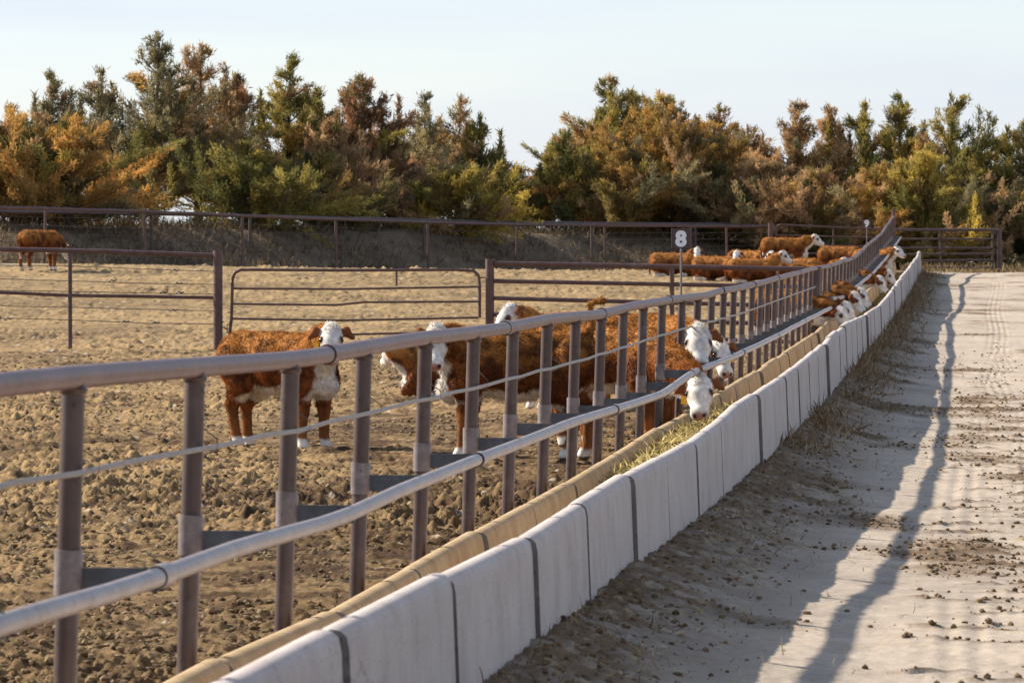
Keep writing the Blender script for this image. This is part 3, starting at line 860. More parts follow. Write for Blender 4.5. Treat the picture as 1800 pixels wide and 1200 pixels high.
# silage and hay lying in the bunk
def hay():
    ys = np.arange(31.0, 157, 0.16); ts = np.linspace(0, 1, 12)
    Y, T = np.meshgrid(ys, ts, indexing='ij')
    X = -1.955 - T * 0.635
    lvl = np.minimum(z_wall(Y), z_lip(Y))
    fill = np.interp(Y, [31, 33.5, 36, 43, 47, 52, 58, 157], [-0.45, -0.22, -0.13, -0.11, -0.12, -0.20, -0.34, -0.30])
    Z = lvl + fill + 0.05 * np.sin(T * 3.14) + 0.05 * fbm2(X * 4, Y * 3, 3, 101)
    n1 = fbm2(X * 6, Y * 6, 3, 103)[..., None]
    col = np.array([0.29, 0.23, 0.10]) * (1 + 0.9 * n1)
    V = [np.stack([X, Y, Z], -1).reshape(-1, 3)]; Fq = [grid_faces(*X.shape)]; Ft = []; Cc = [col.reshape(-1, 3)]
    n = 13000
    y = 32 + RS.rand(n) ** 1.5 * 40; x = -1.965 - RS.rand(n) * 0.60
    lv = np.minimum(z_wall(y), z_lip(y)) + np.interp(y, [31, 33.5, 36, 43, 47, 52, 58, 157], [-0.45, -0.22, -0.13, -0.11, -0.12, -0.20, -0.34, -0.30]) + 0.05 * fbm2(x * 4, y * 3, 3, 101) + 0.02
    base = np.stack([x, y, lv + RS.rand(n) * 0.03], -1)
    d = RS.randn(n, 3); d[:, 2] = np.abs(d[:, 2]) * 0.35 + 0.05
    green = (RS.rand(n, 1) < 0.30)
    c = np.where(green, np.array([0.23, 0.20, 0.075]), np.array([0.60, 0.47, 0.21])) * (0.6 + 0.7 * RS.rand(n, 1))
    v, f, cc = blades('hay', base, d, 0.05 + 0.12 * RS.rand(n), 0.008 + 0.012 * RS.rand(n), c, M_STRAW)
    k = sum(len(a) for a in V)
    me = np_mesh('hay', np.concatenate(V + [v]), [np.concatenate(Fq), f[0] + k, f[1] + k], [M_STRAW], np.clip(np.concatenate(Cc + [cc]), 0.01, 0.9))
    return link('hay', me)
tag(hay(), kind='stuff')
# dry grass at the foot of the bunk, on the bank and at the road end
def grass(name, n, gen, hfun, lmin, lmax, wid, cols, lean=0.5):
    x, y = gen(n); n = len(x)
    base = np.stack([x, y, hfun(x, y) - 0.01], -1)
    d = rand_cone(n, 1.0, lean)
    k = RS.randint(0, len(cols), n)
    c = np.array(cols)[k] * (0.6 + 0.8 * RS.rand(n, 1))
    v, f, cc = blades(name, base, d, lmin + (lmax - lmin) * RS.rand(n) ** 1.6, wid * (0.6 + 0.8 * RS.rand(n)), c, M_STRAW, 0.5)
    return tag(link(name, np_mesh(name, v, f, [M_STRAW], cc)), kind='stuff')
def g_bunk(n):
    y = 40 + 118 * RS.rand(n); x = -1.80 + np.abs(RS.randn(n)) * 0.30
    k = fbm2(x * 1.5, y * 0.35, 3, 111) > np.interp(y, [40, 62, 80, 158], [0.25, 0.02, -0.2, -0.4])
    return x[k], y[k]
def g_near(n):
    y = 16 + 60 * RS.rand(n) ** 1.4; x = -1.78 + np.abs(RS.randn(n)) * 0.5
    k = fbm2(x * 1.5, y * 0.6, 3, 113) > 0.0
    return x[k], y[k]
TAN = [(0.40, 0.30, 0.15), (0.30, 0.20, 0.10), (0.46, 0.37, 0.22)]
grass('dry_grass', 9000, g_bunk, road_h, 0.05, 0.26, 0.014, [(0.24, 0.165, 0.09), (0.16, 0.10, 0.055), (0.34, 0.25, 0.15)], 1.0)
grass('straw_litter', 6000, g_near, road_h, 0.03, 0.11, 0.005, [(0.42, 0.33, 0.18), (0.30, 0.21, 0.11), (0.16, 0.10, 0.055)], 2.5)
def g_bank(n):
    x = -45 + 42 * RS.rand(n); d = 0.5 + 17 * RS.rand(n)
    y = fence_y(x) + d
    k = (fbm2(x * 0.35, y * 0.35, 3, 115) > -0.42 + 0.35 * RS.rand(n))
    return x[k], y[k]
grass('bank_grass', 52000, g_bank, pen_h, 0.10, 0.55, 0.026, [(0.26, 0.19, 0.10), (0.16, 0.12, 0.075), (0.12, 0.09, 0.06), (0.20, 0.14, 0.085)], 0.75)
def g_end(n):
    x = -2.6 + 12 * RS.rand(n); y = 164 + 28 * RS.rand(n) ** 1.3
    return x, y
grass('road_end_grass', 9000, g_end, road_h, 0.1, 0.45, 0.03, [(0.24, 0.17, 0.09), (0.17, 0.115, 0.065), (0.32, 0.24, 0.13)], 0.7)

# ------------------------------------------------------------------ cedars
PAL = {'bronze': ((0.33, 0.20, 0.055), (0.23, 0.14, 0.045), (0.13, 0.10, 0.035)),
       'orange': ((0.38, 0.21, 0.06), (0.28, 0.16, 0.05), (0.16, 0.115, 0.04)),
       'rust': ((0.25, 0.135, 0.065), (0.17, 0.095, 0.05), (0.09, 0.065, 0.04)),
       'brown': ((0.34, 0.22, 0.11), (0.25, 0.16, 0.08), (0.14, 0.10, 0.05)),
       'olive': ((0.25, 0.19, 0.05), (0.15, 0.13, 0.04), (0.07, 0.075, 0.03)),
       'yellow': ((0.34, 0.25, 0.055), (0.24, 0.185, 0.05), (0.13, 0.115, 0.035)),
       'grey': ((0.22, 0.175, 0.085), (0.145, 0.125, 0.065), (0.09, 0.08, 0.045)),
       'dark': ((0.13, 0.105, 0.04), (0.08, 0.072, 0.033), (0.05, 0.047, 0.025))}
def cedar(px, ytop, wpx, pal, Y, label, dens=1.0, low=0.06, shape=0.8, spires=1, seed=0):
    rs = np.random.RandomState(500 + seed)
    b = PY(px, 430, Y); x0 = b.x
    zg = float(pen_base(x0, Y)) if x0 < -2.3 else float(road_base(max(x0, -1.9), Y))
    top = PY(px, ytop, Y).z
    H = top - zg; Wd = wpx * Y / F / 2
    Wd *= 1.12 if ytop < 200 else 1.04
    if ytop < 200: dens *= 1.12
    root = empty('cedar_tree', (x0, Y, zg), label, 'tree', 'cedars of the windbreak')
    # trunk and limbs
    mb = MB(); r0 = 0.022 * H + 0.03
    tp = []; lx, ly = rs.uniform(-0.03, 0.03, 2) * H
    for k in range(8):
        u = k / 7; tp.append((x0 + lx * u * u + 0.03 * math.sin(3 * u + seed), Y + ly * u * u, zg - 0.2 + (H * 0.95 + 0.2) * u))
    mb.tube(tp, [r0 * (1 - 0.93 * k / 7) for k in range(8)], 8)
    nl = int((46 + 7 * H) * dens)
    base = []; dirs = []; ln = []; wd = []; co = []
    pal3 = np.array(PAL[pal])
    lean = rs.uniform(-0.12, 0.12)
    # several leaders give the ragged, many-pointed top
    leaders = [(0.0, 0.0, 1.0)]
    for q in range(spires):
        an = rs.uniform(0, 6.28); leaders.append((math.cos(an) * Wd * rs.uniform(0.25, 0.6), math.sin(an) * Wd * rs.uniform(0.2, 0.5), rs.uniform(0.74, 0.97)))
    clump_ph = rs.rand(3) * 10
    for k in range(nl):
        L = leaders[0] if rs.rand() < 0.55 else leaders[rs.randint(len(leaders))]
        u = low + (1 - low) * (1 - (1 - rs.rand()) ** 0.85)
        hu = u * L[2]
        prof = 1.80 * (1 - u) ** (0.74 + 0.50 * shape) * (0.66 + 0.34 * min(1, (u - low) / 0.12 + 0.3)) + 0.05
        an = rs.uniform(0, 2 * math.pi)
        ll = Wd * prof * rs.uniform(0.45, 1.12) * (1.12 if rs.rand() < 0.12 else 1) * (0.75 if L is not leaders[0] else 1) + 0.10
        el = rs.uniform(0.0, 0.5) + 0.40 * u
        p0 = np.array([x0 + lx * hu * hu + L[0] * min(1, u * 1.6), Y + ly * hu * hu + L[1] * min(1, u * 1.6), zg + H * hu - ll * 0.25 * el])
        d0 = np.array([math.cos(an) * math.cos(el), math.sin(an) * math.cos(el), math.sin(el)])
        # curved limb
        m = 5; pts = []
        for j in range(m + 1):
            t = j / m
            pts.append(p0 + d0 * ll * t + np.array([0, 0, 0.20 * ll * t * t - 0.10 * ll * t]))
        if pts[-1][2] > zg + H * 1.0: continue
        if ll > 0.5: mb.tube([tuple(p) for p in pts], [0.012 * H * 0.35 * (1 - 0.8 * j / m) + 0.004 for j in range(m + 1)], 4, cap=False)
        tone = 0.5 + 0.5 * math.sin(an * 2 + clump_ph[0]) * math.sin(u * 9 + clump_ph[1]) + rs.uniform(-0.35, 0.35)
        pl = pal3 if rs.rand() < 0.68 else np.array(PAL[('olive', 'brown', 'bronze', 'grey')[rs.randint(4)]])
        # side branchlets make each limb a flat feathery plume
        twigs = [(pts[0] * 0.75 + pts[1] * 0.25, pts[-1], 1.0)]
        for q in range(2 + int(2.2 * ll)):
            t = rs.uniform(0.25, 0.95); j = min(int(t * m), m - 1)
            o_ = pts[j] + (pts[j + 1] - pts[j]) * (t * m - j)
            dd = d0 + rs.randn(3) * 0.55 + np.array([0, 0, 0.35]); dd /= np.linalg.norm(dd)
            twigs.append((o_, o_ + dd * ll * rs.uniform(0.25, 0.5), 0.7))
        for (ta, tb_, _) in twigs:
            tl = np.linalg.norm(tb_ - ta); td_ = (tb_ - ta) / (tl + 1e-6)
            n_ = int((8 + 95 * tl) * dens)
            tt = rs.rand(n_) ** 0.75
            pc = ta + (tb_ - ta) * tt[:, None] + rs.randn(n_, 3) * (0.045 + 0.05 * (1 - tt[:, None]))
            base.append(pc)
            dirs.append(td_ * 0.9 + np.array([0, 0, 0.35]) + rs.randn(n_, 3) * 0.55)
            ln.append(rs.uniform(0.07, 0.21, n_)); wd.append(rs.uniform(0.017, 0.040, n_))
            cidx = np.clip(tone + rs.uniform(-0.35, 0.3), 0, 0.999) * 2
            ci = int(cidx); cf = cidx - ci
            c = (pl[ci] * (1 - cf) + pl[min(ci + 1, 2)] * cf) * rs.uniform(0.75, 1.25)
            co.append(np.repeat(c[None], n_, 0) * rs.uniform(0.75, 1.25, (n_, 1)))
    # upright plumes along the leaders make the pointed tips
    whisk = [(rs.uniform(-0.8, 0.8) * Wd, rs.uniform(-0.6, 0.6) * Wd, rs.uniform(0.55, 0.88)) for q in range(5)]
    for L in leaders + whisk:
        for u in np.linspace(0.70, 1.0, 26):
            rr = Wd * (0.26 if L in leaders else 0.12) * (1.02 - u) / 0.30 + 0.025
            nb = 9
            c0_ = np.array([x0 + lx * u * u + L[0], Y + ly * u * u + L[1], zg + H * u * L[2] - 0.12])
            base.append(c0_ + rs.randn(nb, 3) * np.array([rr * 0.45, rr * 0.45, 0.05])); dirs.append(np.array([0, 0, 1.0]) + rs.randn(nb, 3) * 0.5); ln.append(rs.uniform(0.12, 0.30, nb)); wd.append(rs.uniform(0.02, 0.045, nb))
            co.append(np.repeat(pal3[rs.randint(3)][None], nb, 0) * rs.uniform(0.7, 1.2, (nb, 1)))
    base = np.concatenate(base); dirs = np.concatenate(dirs); ln = np.concatenate(ln); wd = np.concatenate(wd); co = np.concatenate(co)
    v, f, cc = blades('crown', base, dirs, ln, wd, co * 1.55, M_LEAF, 0.35, tipcol=co * 2.2)
    mb.build('trunk', M_BARK, root)
    me = np_mesh('crown', v - np.array([x0, Y, zg]), f, [M_LEAF], cc, smooth=False)
    link('crown', me, root)
    return root
TREES = [
 (-70, 170, 190, 'brown', 188, 'brown cedar cut off by the left edge', 0.8, 0.05, 0.7, 2),
 (22, 186, 190, 'bronze', 189, 'bronze rounded cedar farthest left in the frame', 0.9, 0.04, 0.65, 2),
 (98, 128, 130, 'grey', 199, 'sparse grey-green cedar with an open top behind the orange one', 0.75, 0.2, 0.8, 3),
 (120, 205, 250, 'orange', 182, 'broad orange-bronze cedar above the calf on the far left', 1.05, 0.03, 0.55, 3),
 (175, 122, 130, 'grey', 203, 'thin grey cedar with a spiky forked top left of the tallest tree', 0.7, 0.25, 0.8, 3),
 (272, 58, 210, 'grey', 198, 'tallest cedar, grey-green and open with sky showing through', 0.85, 0.12, 0.8, 3),
 (348, 76, 190, 'brown', 200, 'tall brown-green cedar just right of the tallest one', 0.8, 0.14, 0.75, 3),
 (425, 128, 150, 'rust', 201, 'dark rusty cedar behind the low olive one', 0.9, 0.1, 0.8, 2),
 (440, 250, 210, 'olive', 184, 'low spreading olive cedar with its branches down to the fence', 1.05, 0.02, 0.6, 3),
 (508, 98, 150, 'olive', 194, 'pointed olive cedar with one thin spire on top', 0.9, 0.06, 1.0, 0),
 (556, 152, 120, 'olive', 198, 'narrow pointed cedar right of the thin spire', 0.9, 0.05, 1.0, 0),
 (640, 134, 190, 'rust', 192, 'dark rust-brown cedar with a broken-looking double top', 1.1, 0.04, 0.7, 2),
 (598, 192, 120, 'brown', 186, 'pale brown half-dead cedar in front of the rust-brown one', 0.85, 0.05, 0.7, 2),
 (555, 270, 150, 'dark', 185, 'low dark green cedar under the pointed spires', 1.0, 0.02, 0.6, 2),
 (690, 230, 150, 'dark', 198, 'dark cedar in the shade between the rust-brown and the sparse ones', 1.0, 0.02, 0.7, 2),
 (748, 166, 130, 'grey', 202, 'sparse grey cedar with thin twigs against the sky', 0.7, 0.15, 0.85, 2),
 (805, 172, 130, 'brown', 202, 'sparse brown cedar with two thin tops', 0.7, 0.15, 0.85, 2),
 (845, 200, 115, 'olive', 199, 'green cedar at the left side of the gap of open sky', 0.85, 0.1, 0.75, 2),
 (805, 298, 180, 'yellow', 179, 'short yellow-green bushy cedar before the dark gap', 1.1, 0.02, 0.6, 2),
 (905, 292, 95, 'dark', 199, 'low dark cedar in the bottom of the gap of open sky', 0.9, 0.03, 0.6, 2),
 (992, 232, 135, 'olive', 190, 'olive cedar at the right side of the gap of open sky', 1.05, 0.02, 0.7, 2),
 (1072, 134, 190, 'olive', 196, 'big dark olive cedar with a three-pointed top', 1.1, 0.04, 0.75, 3),
 (1170, 166, 250, 'bronze', 188, 'broad bronze cedar above the number 8 sign', 1.15, 0.02, 0.7, 3),
 (1085, 255, 190, 'bronze', 184, 'low bronze cedar left of the number 8 sign', 1.0, 0.02, 0.6, 2),
 (1262, 182, 150, 'rust', 199, 'sparse rusty cedar with thin arching tips', 0.75, 0.05, 0.8, 2),
 (1312, 222, 150, 'brown', 196, 'lower brown cedar sloping down to the right of the sparse rusty one', 0.85, 0.03, 0.75, 1),
 (1255, 290, 170, 'dark', 186, 'low dark cedar right of the number 8 sign', 1.0, 0.02, 0.6, 1),
 (1395, 182, 170, 'brown', 195, 'brown cedar with a tall thin bare spire', 0.85, 0.04, 1.1, 0),
 (1345, 285, 190, 'brown', 184, 'low brown cedar behind the standing calf near the thin gate', 1.0, 0.02, 0.6, 2),
 (1462, 188, 130, 'brown', 197, 'narrow brown cedar with a club-shaped tip', 0.95, 0.04, 1.0, 0),
 (1515, 184, 160, 'olive', 197, 'olive cedar with many upright points', 0.95, 0.04, 0.8, 2),
 (1450, 295, 190, 'brown', 183, 'low shaded brown cedar left of the number 9 sign', 1.0, 0.02, 0.6, 2),
 (1582, 168, 170, 'olive', 196, 'dark olive pointed cedar above the end of the bunk fence', 1.1, 0.04, 0.9, 1),
 (1548, 285, 180, 'bronze', 184, 'low bronze-olive cedar behind the number 9 sign', 1.0, 0.02, 0.6, 2),
 (1678, 166, 220, 'olive', 194, 'tall olive cedar with a twiggy crown near the right edge', 1.05, 0.03, 0.75, 3),
 (1632, 255, 200, 'yellow', 184, 'yellow-green bushy cedar behind the end of the road', 1.1, 0.02, 0.6, 2),
 (1720, 310, 190, 'dark', 187, 'low dark green cedar behind the gate across the road', 1.0, 0.03, 0.6, 1),
 (1800, 212, 190, 'olive', 194, 'olive cedar cut off by the right edge', 0.95, 0.03, 0.8, 2),
 (1900, 230, 200, 'brown', 190, 'brown cedar beyond the right edge', 0.8, 0.03, 0.7, 1),
 (200, 330, 190, 'dark', 190, 'low dark cedar in the gap of sky left of the tallest tree', 0.8, 0.05, 0.5, 1),
 (-170, 150, 220, 'olive', 192, 'olive cedar beyond the left edge', 0.8, 0.04, 0.7, 2),
]
for k, (px, yt, w, pal, Yt, lab, dn, lo_, shp, sp) in enumerate(TREES):
    Yt = min(fy(px), 168) + 5.5 + (Yt - 179) * 0.45
    cedar(px, yt, w, pal, Yt, lab, dn, lo_, shp, sp, k)

# ------------------------------------------------------------------ calves
def surface_nets(D, org, h):
    nx, ny, nz = D.shape
    ins = D < 0
    cnt = np.zeros((nx - 1, ny - 1, nz - 1), np.int8)
    cs = [(i, j, k) for i in (0, 1) for j in (0, 1) for k in (0, 1)]
    sl = lambda i, j, k: (slice(i, nx - 1 + i), slice(j, ny - 1 + j), slice(k, nz - 1 + k))
    for c in cs: cnt += ins[sl(*c)]
    act = (cnt > 0) & (cnt < 8)
    idx = -np.ones(act.shape, np.int64); ii = np.argwhere(act); idx[act] = np.arange(len(ii))
    pos = np.zeros((len(ii), 3)); n = np.zeros(len(ii))
    for a in range(8):
        for b in range(a + 1, 8):
            ca, cb = np.array(cs[a]), np.array(cs[b])
            if np.abs(ca - cb).sum() != 1: continue
            da = D[tuple((ii + ca).T)]; db = D[tuple((ii + cb).T)]
            m = (da < 0) != (db < 0)
            t = np.where(m, da / np.where(m, da - db, 1), 0)
            pos += m[:, None] * (ca + (cb - ca) * t[:, None]); n += m
    V = org + h * (ii + pos / n[:, None])
    Q = []
    for ax in range(3):
        s0 = [slice(1, -1)] * 3; s0[ax] = slice(0, -1)
        s1 = [slice(1, -1)] * 3; s1[ax] = slice(1, None)
        A, B = ins[tuple(s0)], ins[tuple(s1)]
        e = np.argwhere(A != B); flip = A[tuple(e.T)]
        off = np.ones(3, int); off[ax] = 0
        e = e + off
        u, v = [(1, 2), (2, 0), (0, 1)][ax]
        U = np.zeros(3, int); U[u] = 1; Vv = np.zeros(3, int); Vv[v] = 1
        q = np.stack([idx[tuple((e - U - Vv).T)], idx[tuple((e - Vv).T)], idx[tuple(e.T)], idx[tuple((e - U).T)]], -1)
        q = np.where(flip[:, None], q, q[:, ::-1])
        Q.append(q[(q >= 0).all(1)])
    return V, np.concatenate(Q)

RED = np.array([0.205, 0.064, 0.018]); DEEP = np.array([0.048, 0.015, 0.008]); SUN_GOLD = np.array([0.50, 0.23, 0.058]); WHITE = np.array([0.74, 0.69, 0.62])
def norm(v): v = np.asarray(v, float); return v / np.linalg.norm(v)
def calf(name_seed, pose='stand', poll=(0.83, 0, 1.07), muzzle=(1.06, 0, 0.86), h=0.016, tail='down', scale=1.0, hair=14000, hair_l=0.05, step=(0.0, 0.0, 0.0, 0.0), dark=0.0, tagside=None, headroll=0.0, blaze=True, hw=1.0):
    """hide mesh, hair mesh, eye positions and tag position in the calf's own frame (x forward, z up)"""
    rs = np.random.RandomState(900 + name_seed)
    P = []   # (a, b, ra, rb, k, tag, yscale)
    dz = -0.42 if pose == 'lie' else 0.0
    def cap(a, b, ra, rb, k=0.05, tg='body', ys=1.0): P.append((np.array(a, float), np.array(b, float), ra, rb, k, tg, ys))
    cap((0.36, 0, 0.80 + dz), (-0.02, 0, 0.785 + dz), 0.245, 0.262, 0.06, 'body', 0.86)
    cap((-0.02, 0, 0.785 + dz), (-0.42, 0, 0.82 + dz), 0.262, 0.225, 0.06, 'body', 0.88)
    cap((0.40, 0, 0.965 + dz), (-0.50, 0, 0.985 + dz), 0.075, 0.085, 0.08, 'body')
    cap((-0.50, 0.09, 0.90 + dz), (-0.50, -0.09, 0.90 + dz), 0.14, 0.14, 0.08, 'body')
    cap((0.42, 0.13, 0.86 + dz), (0.44, 0.15, 0.62 + dz), 0.11, 0.12, 0.07, 'body')
    cap((0.42, -0.13, 0.86 + dz), (0.44, -0.15, 0.62 + dz), 0.11, 0.12, 0.07, 'body')
    cap((0.50, 0, 0.66 + dz), (0.58, 0, 0.60 + dz), 0.15, 0.11, 0.08, 'brisket')
    poll = np.array(poll, float) / scale; muzzle = np.array(muzzle, float) / scale
    d = norm(muzzle - poll)
    sidev = np.cross(np.array([0, 0, 1.0]), d)
    if np.linalg.norm(sidev) < 0.15: sidev = np.array([0, 1.0, 0])
    sidev = norm(sidev)
    upv = np.cross(d, sidev)
    if headroll:
        sidev, upv = sidev * math.cos(headroll) + upv * math.sin(headroll), upv * math.cos(headroll) - sidev * math.sin(headroll)
    base = poll - upv * 0.03 - d * 0.03
    sh = np.array([0.42, 0, 0.84 + dz])
    midn = (sh + base) / 2 + np.array([0, 0, 0.03])
    cap(sh, midn, 0.195, 0.155, 0.09, 'neck', 0.85)
    cap(midn, base, 0.155, 0.098, 0.06, 'neck', 0.9)
    cap(sh + np.array([0.06, 0, -0.12]), (midn + base) / 2 + np.array([0.03, 0, -0.10]), 0.14, 0.08, 0.07, 'throat', 0.7)
    # head
    cap(poll, poll + d * 0.12, 0.090, 0.093, 0.03, 'head')
    cap(poll + d * 0.10 - upv * 0.015, poll + d * 0.30 - upv * 0.03, 0.083, 0.056, 0.04, 'head')
    cap(poll + d * 0.30 - upv * 0.030 + sidev * 0.022, poll + d * 0.30 - upv * 0.030 - sidev * 0.022, 0.051, 0.051, 0.03, 'muzzle')
    cap(poll + d * 0.06 - upv * 0.075, poll + d * 0.27 - upv * 0.075, 0.062, 0.038, 0.04, 'head')
    cap(poll - d * 0.02 + upv * 0.055, poll + d * 0.05 + upv * 0.068, 0.050, 0.045, 0.04, 'poll')
    for s in (1, -1):
        e0 = poll + sidev * s * 0.070 - d * 0.005 + upv * 0.005
        e1 = e0 + sidev * s * 0.070 - d * 0.012 + upv * 0.02 - np.array([0, 0, 0.005])
        e2 = e0 + sidev * s * 0.125 - np.array([0, 0, 0.032])
        cap(e0, e1 + upv * 0.018, 0.022, 0.026, 0.02, 'ear'); cap(e0, e1 - upv * 0.020, 0.020, 0.026, 0.02, 'ear')
        cap(e1 + upv * 0.016, e2, 0.026, 0.013, 0.015, 'ear'); cap(e1 - upv * 0.018, e2, 0.024, 0.013, 0.015, 'ear')
        eb = poll + d * 0.115 + sidev * s * 0.072 + upv * 0.024
        cap(eb - d * 0.02, eb + d * 0.015, 0.026, 0.024, 0.025, 'head')
    if pose == 'lie':
        for s in (1, -1):
            cap((0.42, 0.17 * s, 0.30), (0.60, 0.19 * s, 0.11), 0.095, 0.058, 0.05, 'leg')
            cap((0.60, 0.19 * s, 0.10), (0.36, 0.20 * s, 0.055), 0.055, 0.045, 0.03, 'leg')
            cap((0.36, 0.20 * s, 0.05), (0.30, 0.20 * s, 0.045), 0.048, 0.045, 0.02, 'sock')
            cap((-0.42, 0.17 * s, 0.36), (-0.16, 0.26 * s, 0.19), 0.19, 0.13, 0.07, 'leg')
            cap((-0.16, 0.27 * s, 0.18), (-0.44, 0.30 * s, 0.085), 0.10, 0.06, 0.04, 'leg')
            cap((-0.44, 0.30 * s, 0.08), (-0.18, 0.32 * s, 0.05), 0.055, 0.044, 0.03, 'sock')
    else:
        for q, (s, st) in enumerate(((1, step[0]), (-1, step[1]))):
            cap((0.42, 0.14 * s, 0.66), (0.43 + st * 0.5, 0.125 * s, 0.36), 0.098, 0.053, 0.06, 'leg')
            cap((0.43 + st * 0.5, 0.125 * s, 0.36), (0.42 + st, 0.125 * s, 0.12), 0.050, 0.039, 0.03, 'leg')
            cap((0.42 + st, 0.125 * s, 0.13), (0.45 + st, 0.125 * s, 0.045), 0.040, 0.050, 0.02, 'sock')
        for q, (s, st) in enumerate(((1, step[2]), (-1, step[3]))):
            cap((-0.44, 0.13 * s, 0.80), (-0.36 + st * 0.25, 0.155 * s, 0.60), 0.175, 0.125, 0.07, 'leg')
            cap((-0.36 + st * 0.25, 0.155 * s, 0.60), (-0.53 + st * 0.7, 0.135 * s, 0.40), 0.108, 0.056, 0.05, 'leg')
            cap((-0.53 + st * 0.7, 0.135 * s, 0.40), (-0.50 + st, 0.13 * s, 0.13), 0.052, 0.041, 0.03, 'leg')
            cap((-0.50 + st, 0.13 * s, 0.14), (-0.46 + st, 0.13 * s, 0.045), 0.042, 0.051, 0.02, 'sock')
    tb = np.array([-0.60, 0, 0.99 + dz])
    if tail == 'down':
        t1, t2 = tb + np.array([-0.06, 0.01, -0.16]), tb + np.array([-0.05, 0.02, -0.52 if pose != 'lie' else -0.46])
        if pose == 'lie': t2 = tb + np.array([-0.10, 0.12, -0.48])
    else:
        t1, t2 = tb + np.array([-0.01, -0.01, 0.14]), tb + np.array([0.0, -0.02, 0.33])
    cap(tb + np.array([0.06, 0, -0.03]), t1, 0.045, 0.028, 0.04, 'tail'); cap(t1, t2, 0.026, 0.018, 0.02, 'tail')
    if tail == 'down': cap(t2, t2 + np.array([0.01, 0, -0.13 if pose != 'lie' else 0.01]), 0.026, 0.03, 0.02, 'switch')
    else: cap(t2, t2 + np.array([-0.10, 0.04, 0.035]), 0.020, 0.024, 0.02, 'tail')
    P = [(a, b, ra * hw, rb * hw, k, tg, ys) if tg in ('head', 'muzzle', 'poll') else (a, b, ra, rb, k, tg, ys) for a, b, ra, rb, k, tg, ys in P]
    allp = np.array([p[0] for p in P] + [p[1] for p in P])
    lo = allp.min(0) - 0.36; hi = allp.max(0) + 0.36
    lo[2] = max(lo[2], -0.04); hi[2] = min(hi[2], allp[:, 2].max() + 0.2)
    lo[1] = max(lo[1], min(-0.46, allp[:, 1].min() - 0.14)); hi[1] = min(hi[1], max(0.46, allp[:, 1].max() + 0.14))
    lo[0] = max(lo[0], min(-0.84, allp[:, 0].min() - 0.1)); hi[0] = min(hi[0], max(0.78, allp[:, 0].max() + 0.16))
    n = np.ceil((hi - lo) / h).astype(int) + 1
    gx = np.meshgrid(*[lo[i] + h * np.arange(n[i]) for i in range(3)], indexing='ij')
    G = np.stack(gx, -1)
    def dist(p, pr):
        a, b, ra, rb, k, tg, ys = pr
        ba = b - a; pa = p - a
        if ys != 1.0:
            # squash across the local side direction (body y)
            sc = np.array([1, 1 / ys, 1]); ba = ba * sc; pa = pa * sc
        t = np.clip((pa @ ba) / (ba @ ba), 0, 1)
        return np.linalg.norm(pa - t[..., None] * ba, axis=-1) - (ra + (rb - ra) * t)
    D = None
    for pr in P:
        dd = dist(G, pr); k = pr[4]
        if D is None: D = dd
        else:
            hh = np.clip(0.5 + 0.5 * (D - dd) / k, 0, 1)
            D = dd * hh + D * (1 - hh) - k * hh * (1 - hh)
    wob = noise3(G * 9 + name_seed, 3) * 0.016 + noise3(G * 24, 5) * 0.007
    hd = np.linalg.norm(G - (poll + d * 0.15), axis=-1)
    wob = wob * np.clip((hd - 0.10) / 0.2, 0.15, 1) * np.clip((G[..., 2] - 0.05) / 0.4, 0.25, 1)
    V, Q = surface_nets(D - 0.004 + wob, lo, h)
    # ---- markings, and sunlight painted on the back
    tags = [p[5] for p in P]
    dist_all = np.stack([dist(V, p) for p in P], 0)
    def dto(*ts):
        ii = [i for i, t in enumerate(tags) if t in ts]
        return np.min(dist_all[ii], 0) if ii else np.full(len(V), 9.0)
    nz1 = noise3(V * 9 + 3.3, 11) * 0.09 + noise3(V * 22, 13) * 0.04
    me_n = np.zeros_like(V)
    p0, p1, p2, p3 = (V[Q[:, i]] for i in range(4))
    fnrm = np.cross(p2 - p0, p3 - p1)
    for i in range(4): np.add.at(me_n, Q[:, i], fnrm)
    me_n /= np.linalg.norm(me_n, axis=1, keepdims=True) + 1e-9
    body_d = dto('body', 'leg', 'neck')
    sun_top = np.clip((V[:, 2] - (0.72 + dz)) / 0.3, 0, 1)[:, None]  # sunlit gold painted into the coat, strongest along the back
    col = RED * (1 - 0.75 * sun_top) + SUN_GOLD * 0.75 * sun_top
    shag = np.clip(0.5 - 0.35 * sun_top[:, 0] + 2.6 * noise3(V * 13 + 7, 17) + 1.2 * noise3(V * 30, 19) + dark, 0, 1)[:, None]  # random dark hair clumps, fewer where sunlight is painted on the back
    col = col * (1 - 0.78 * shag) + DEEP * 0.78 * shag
    legm = np.clip((0.5 - V[:, 2]) / 0.4, 0, 1)[:, None] * (0.5 if pose != 'lie' else 0)
    col = col * (1 - legm) + np.array([0.36, 0.15, 0.04]) * legm
    def white(m, soft=0.05):
        nonlocal col
        w = np.clip(m / soft, 0, 1)[:, None]
        col = col * (1 - w) + WHITE * (0.92 + 0.5 * noise3(V * 30, 23))[:, None] * w
    head_w = 0.012 - dto('head', 'muzzle', 'poll') + np.minimum(dto('neck') - 0.0, 0.03) + nz1 * 0.25
    white(head_w, 0.02)
    white(0.02 - dto('poll') + nz1 * 0.2, 0.02)
    white(0.006 - dto('throat') + np.clip(body_d - 0.0, -0.02, 0.05) + nz1 * 0.4, 0.03)
    white(0.035 - dto('brisket') + nz1 * 0.9 + 0.5 * np.minimum(0.64 + dz - V[:, 2], 0.03), 0.03)
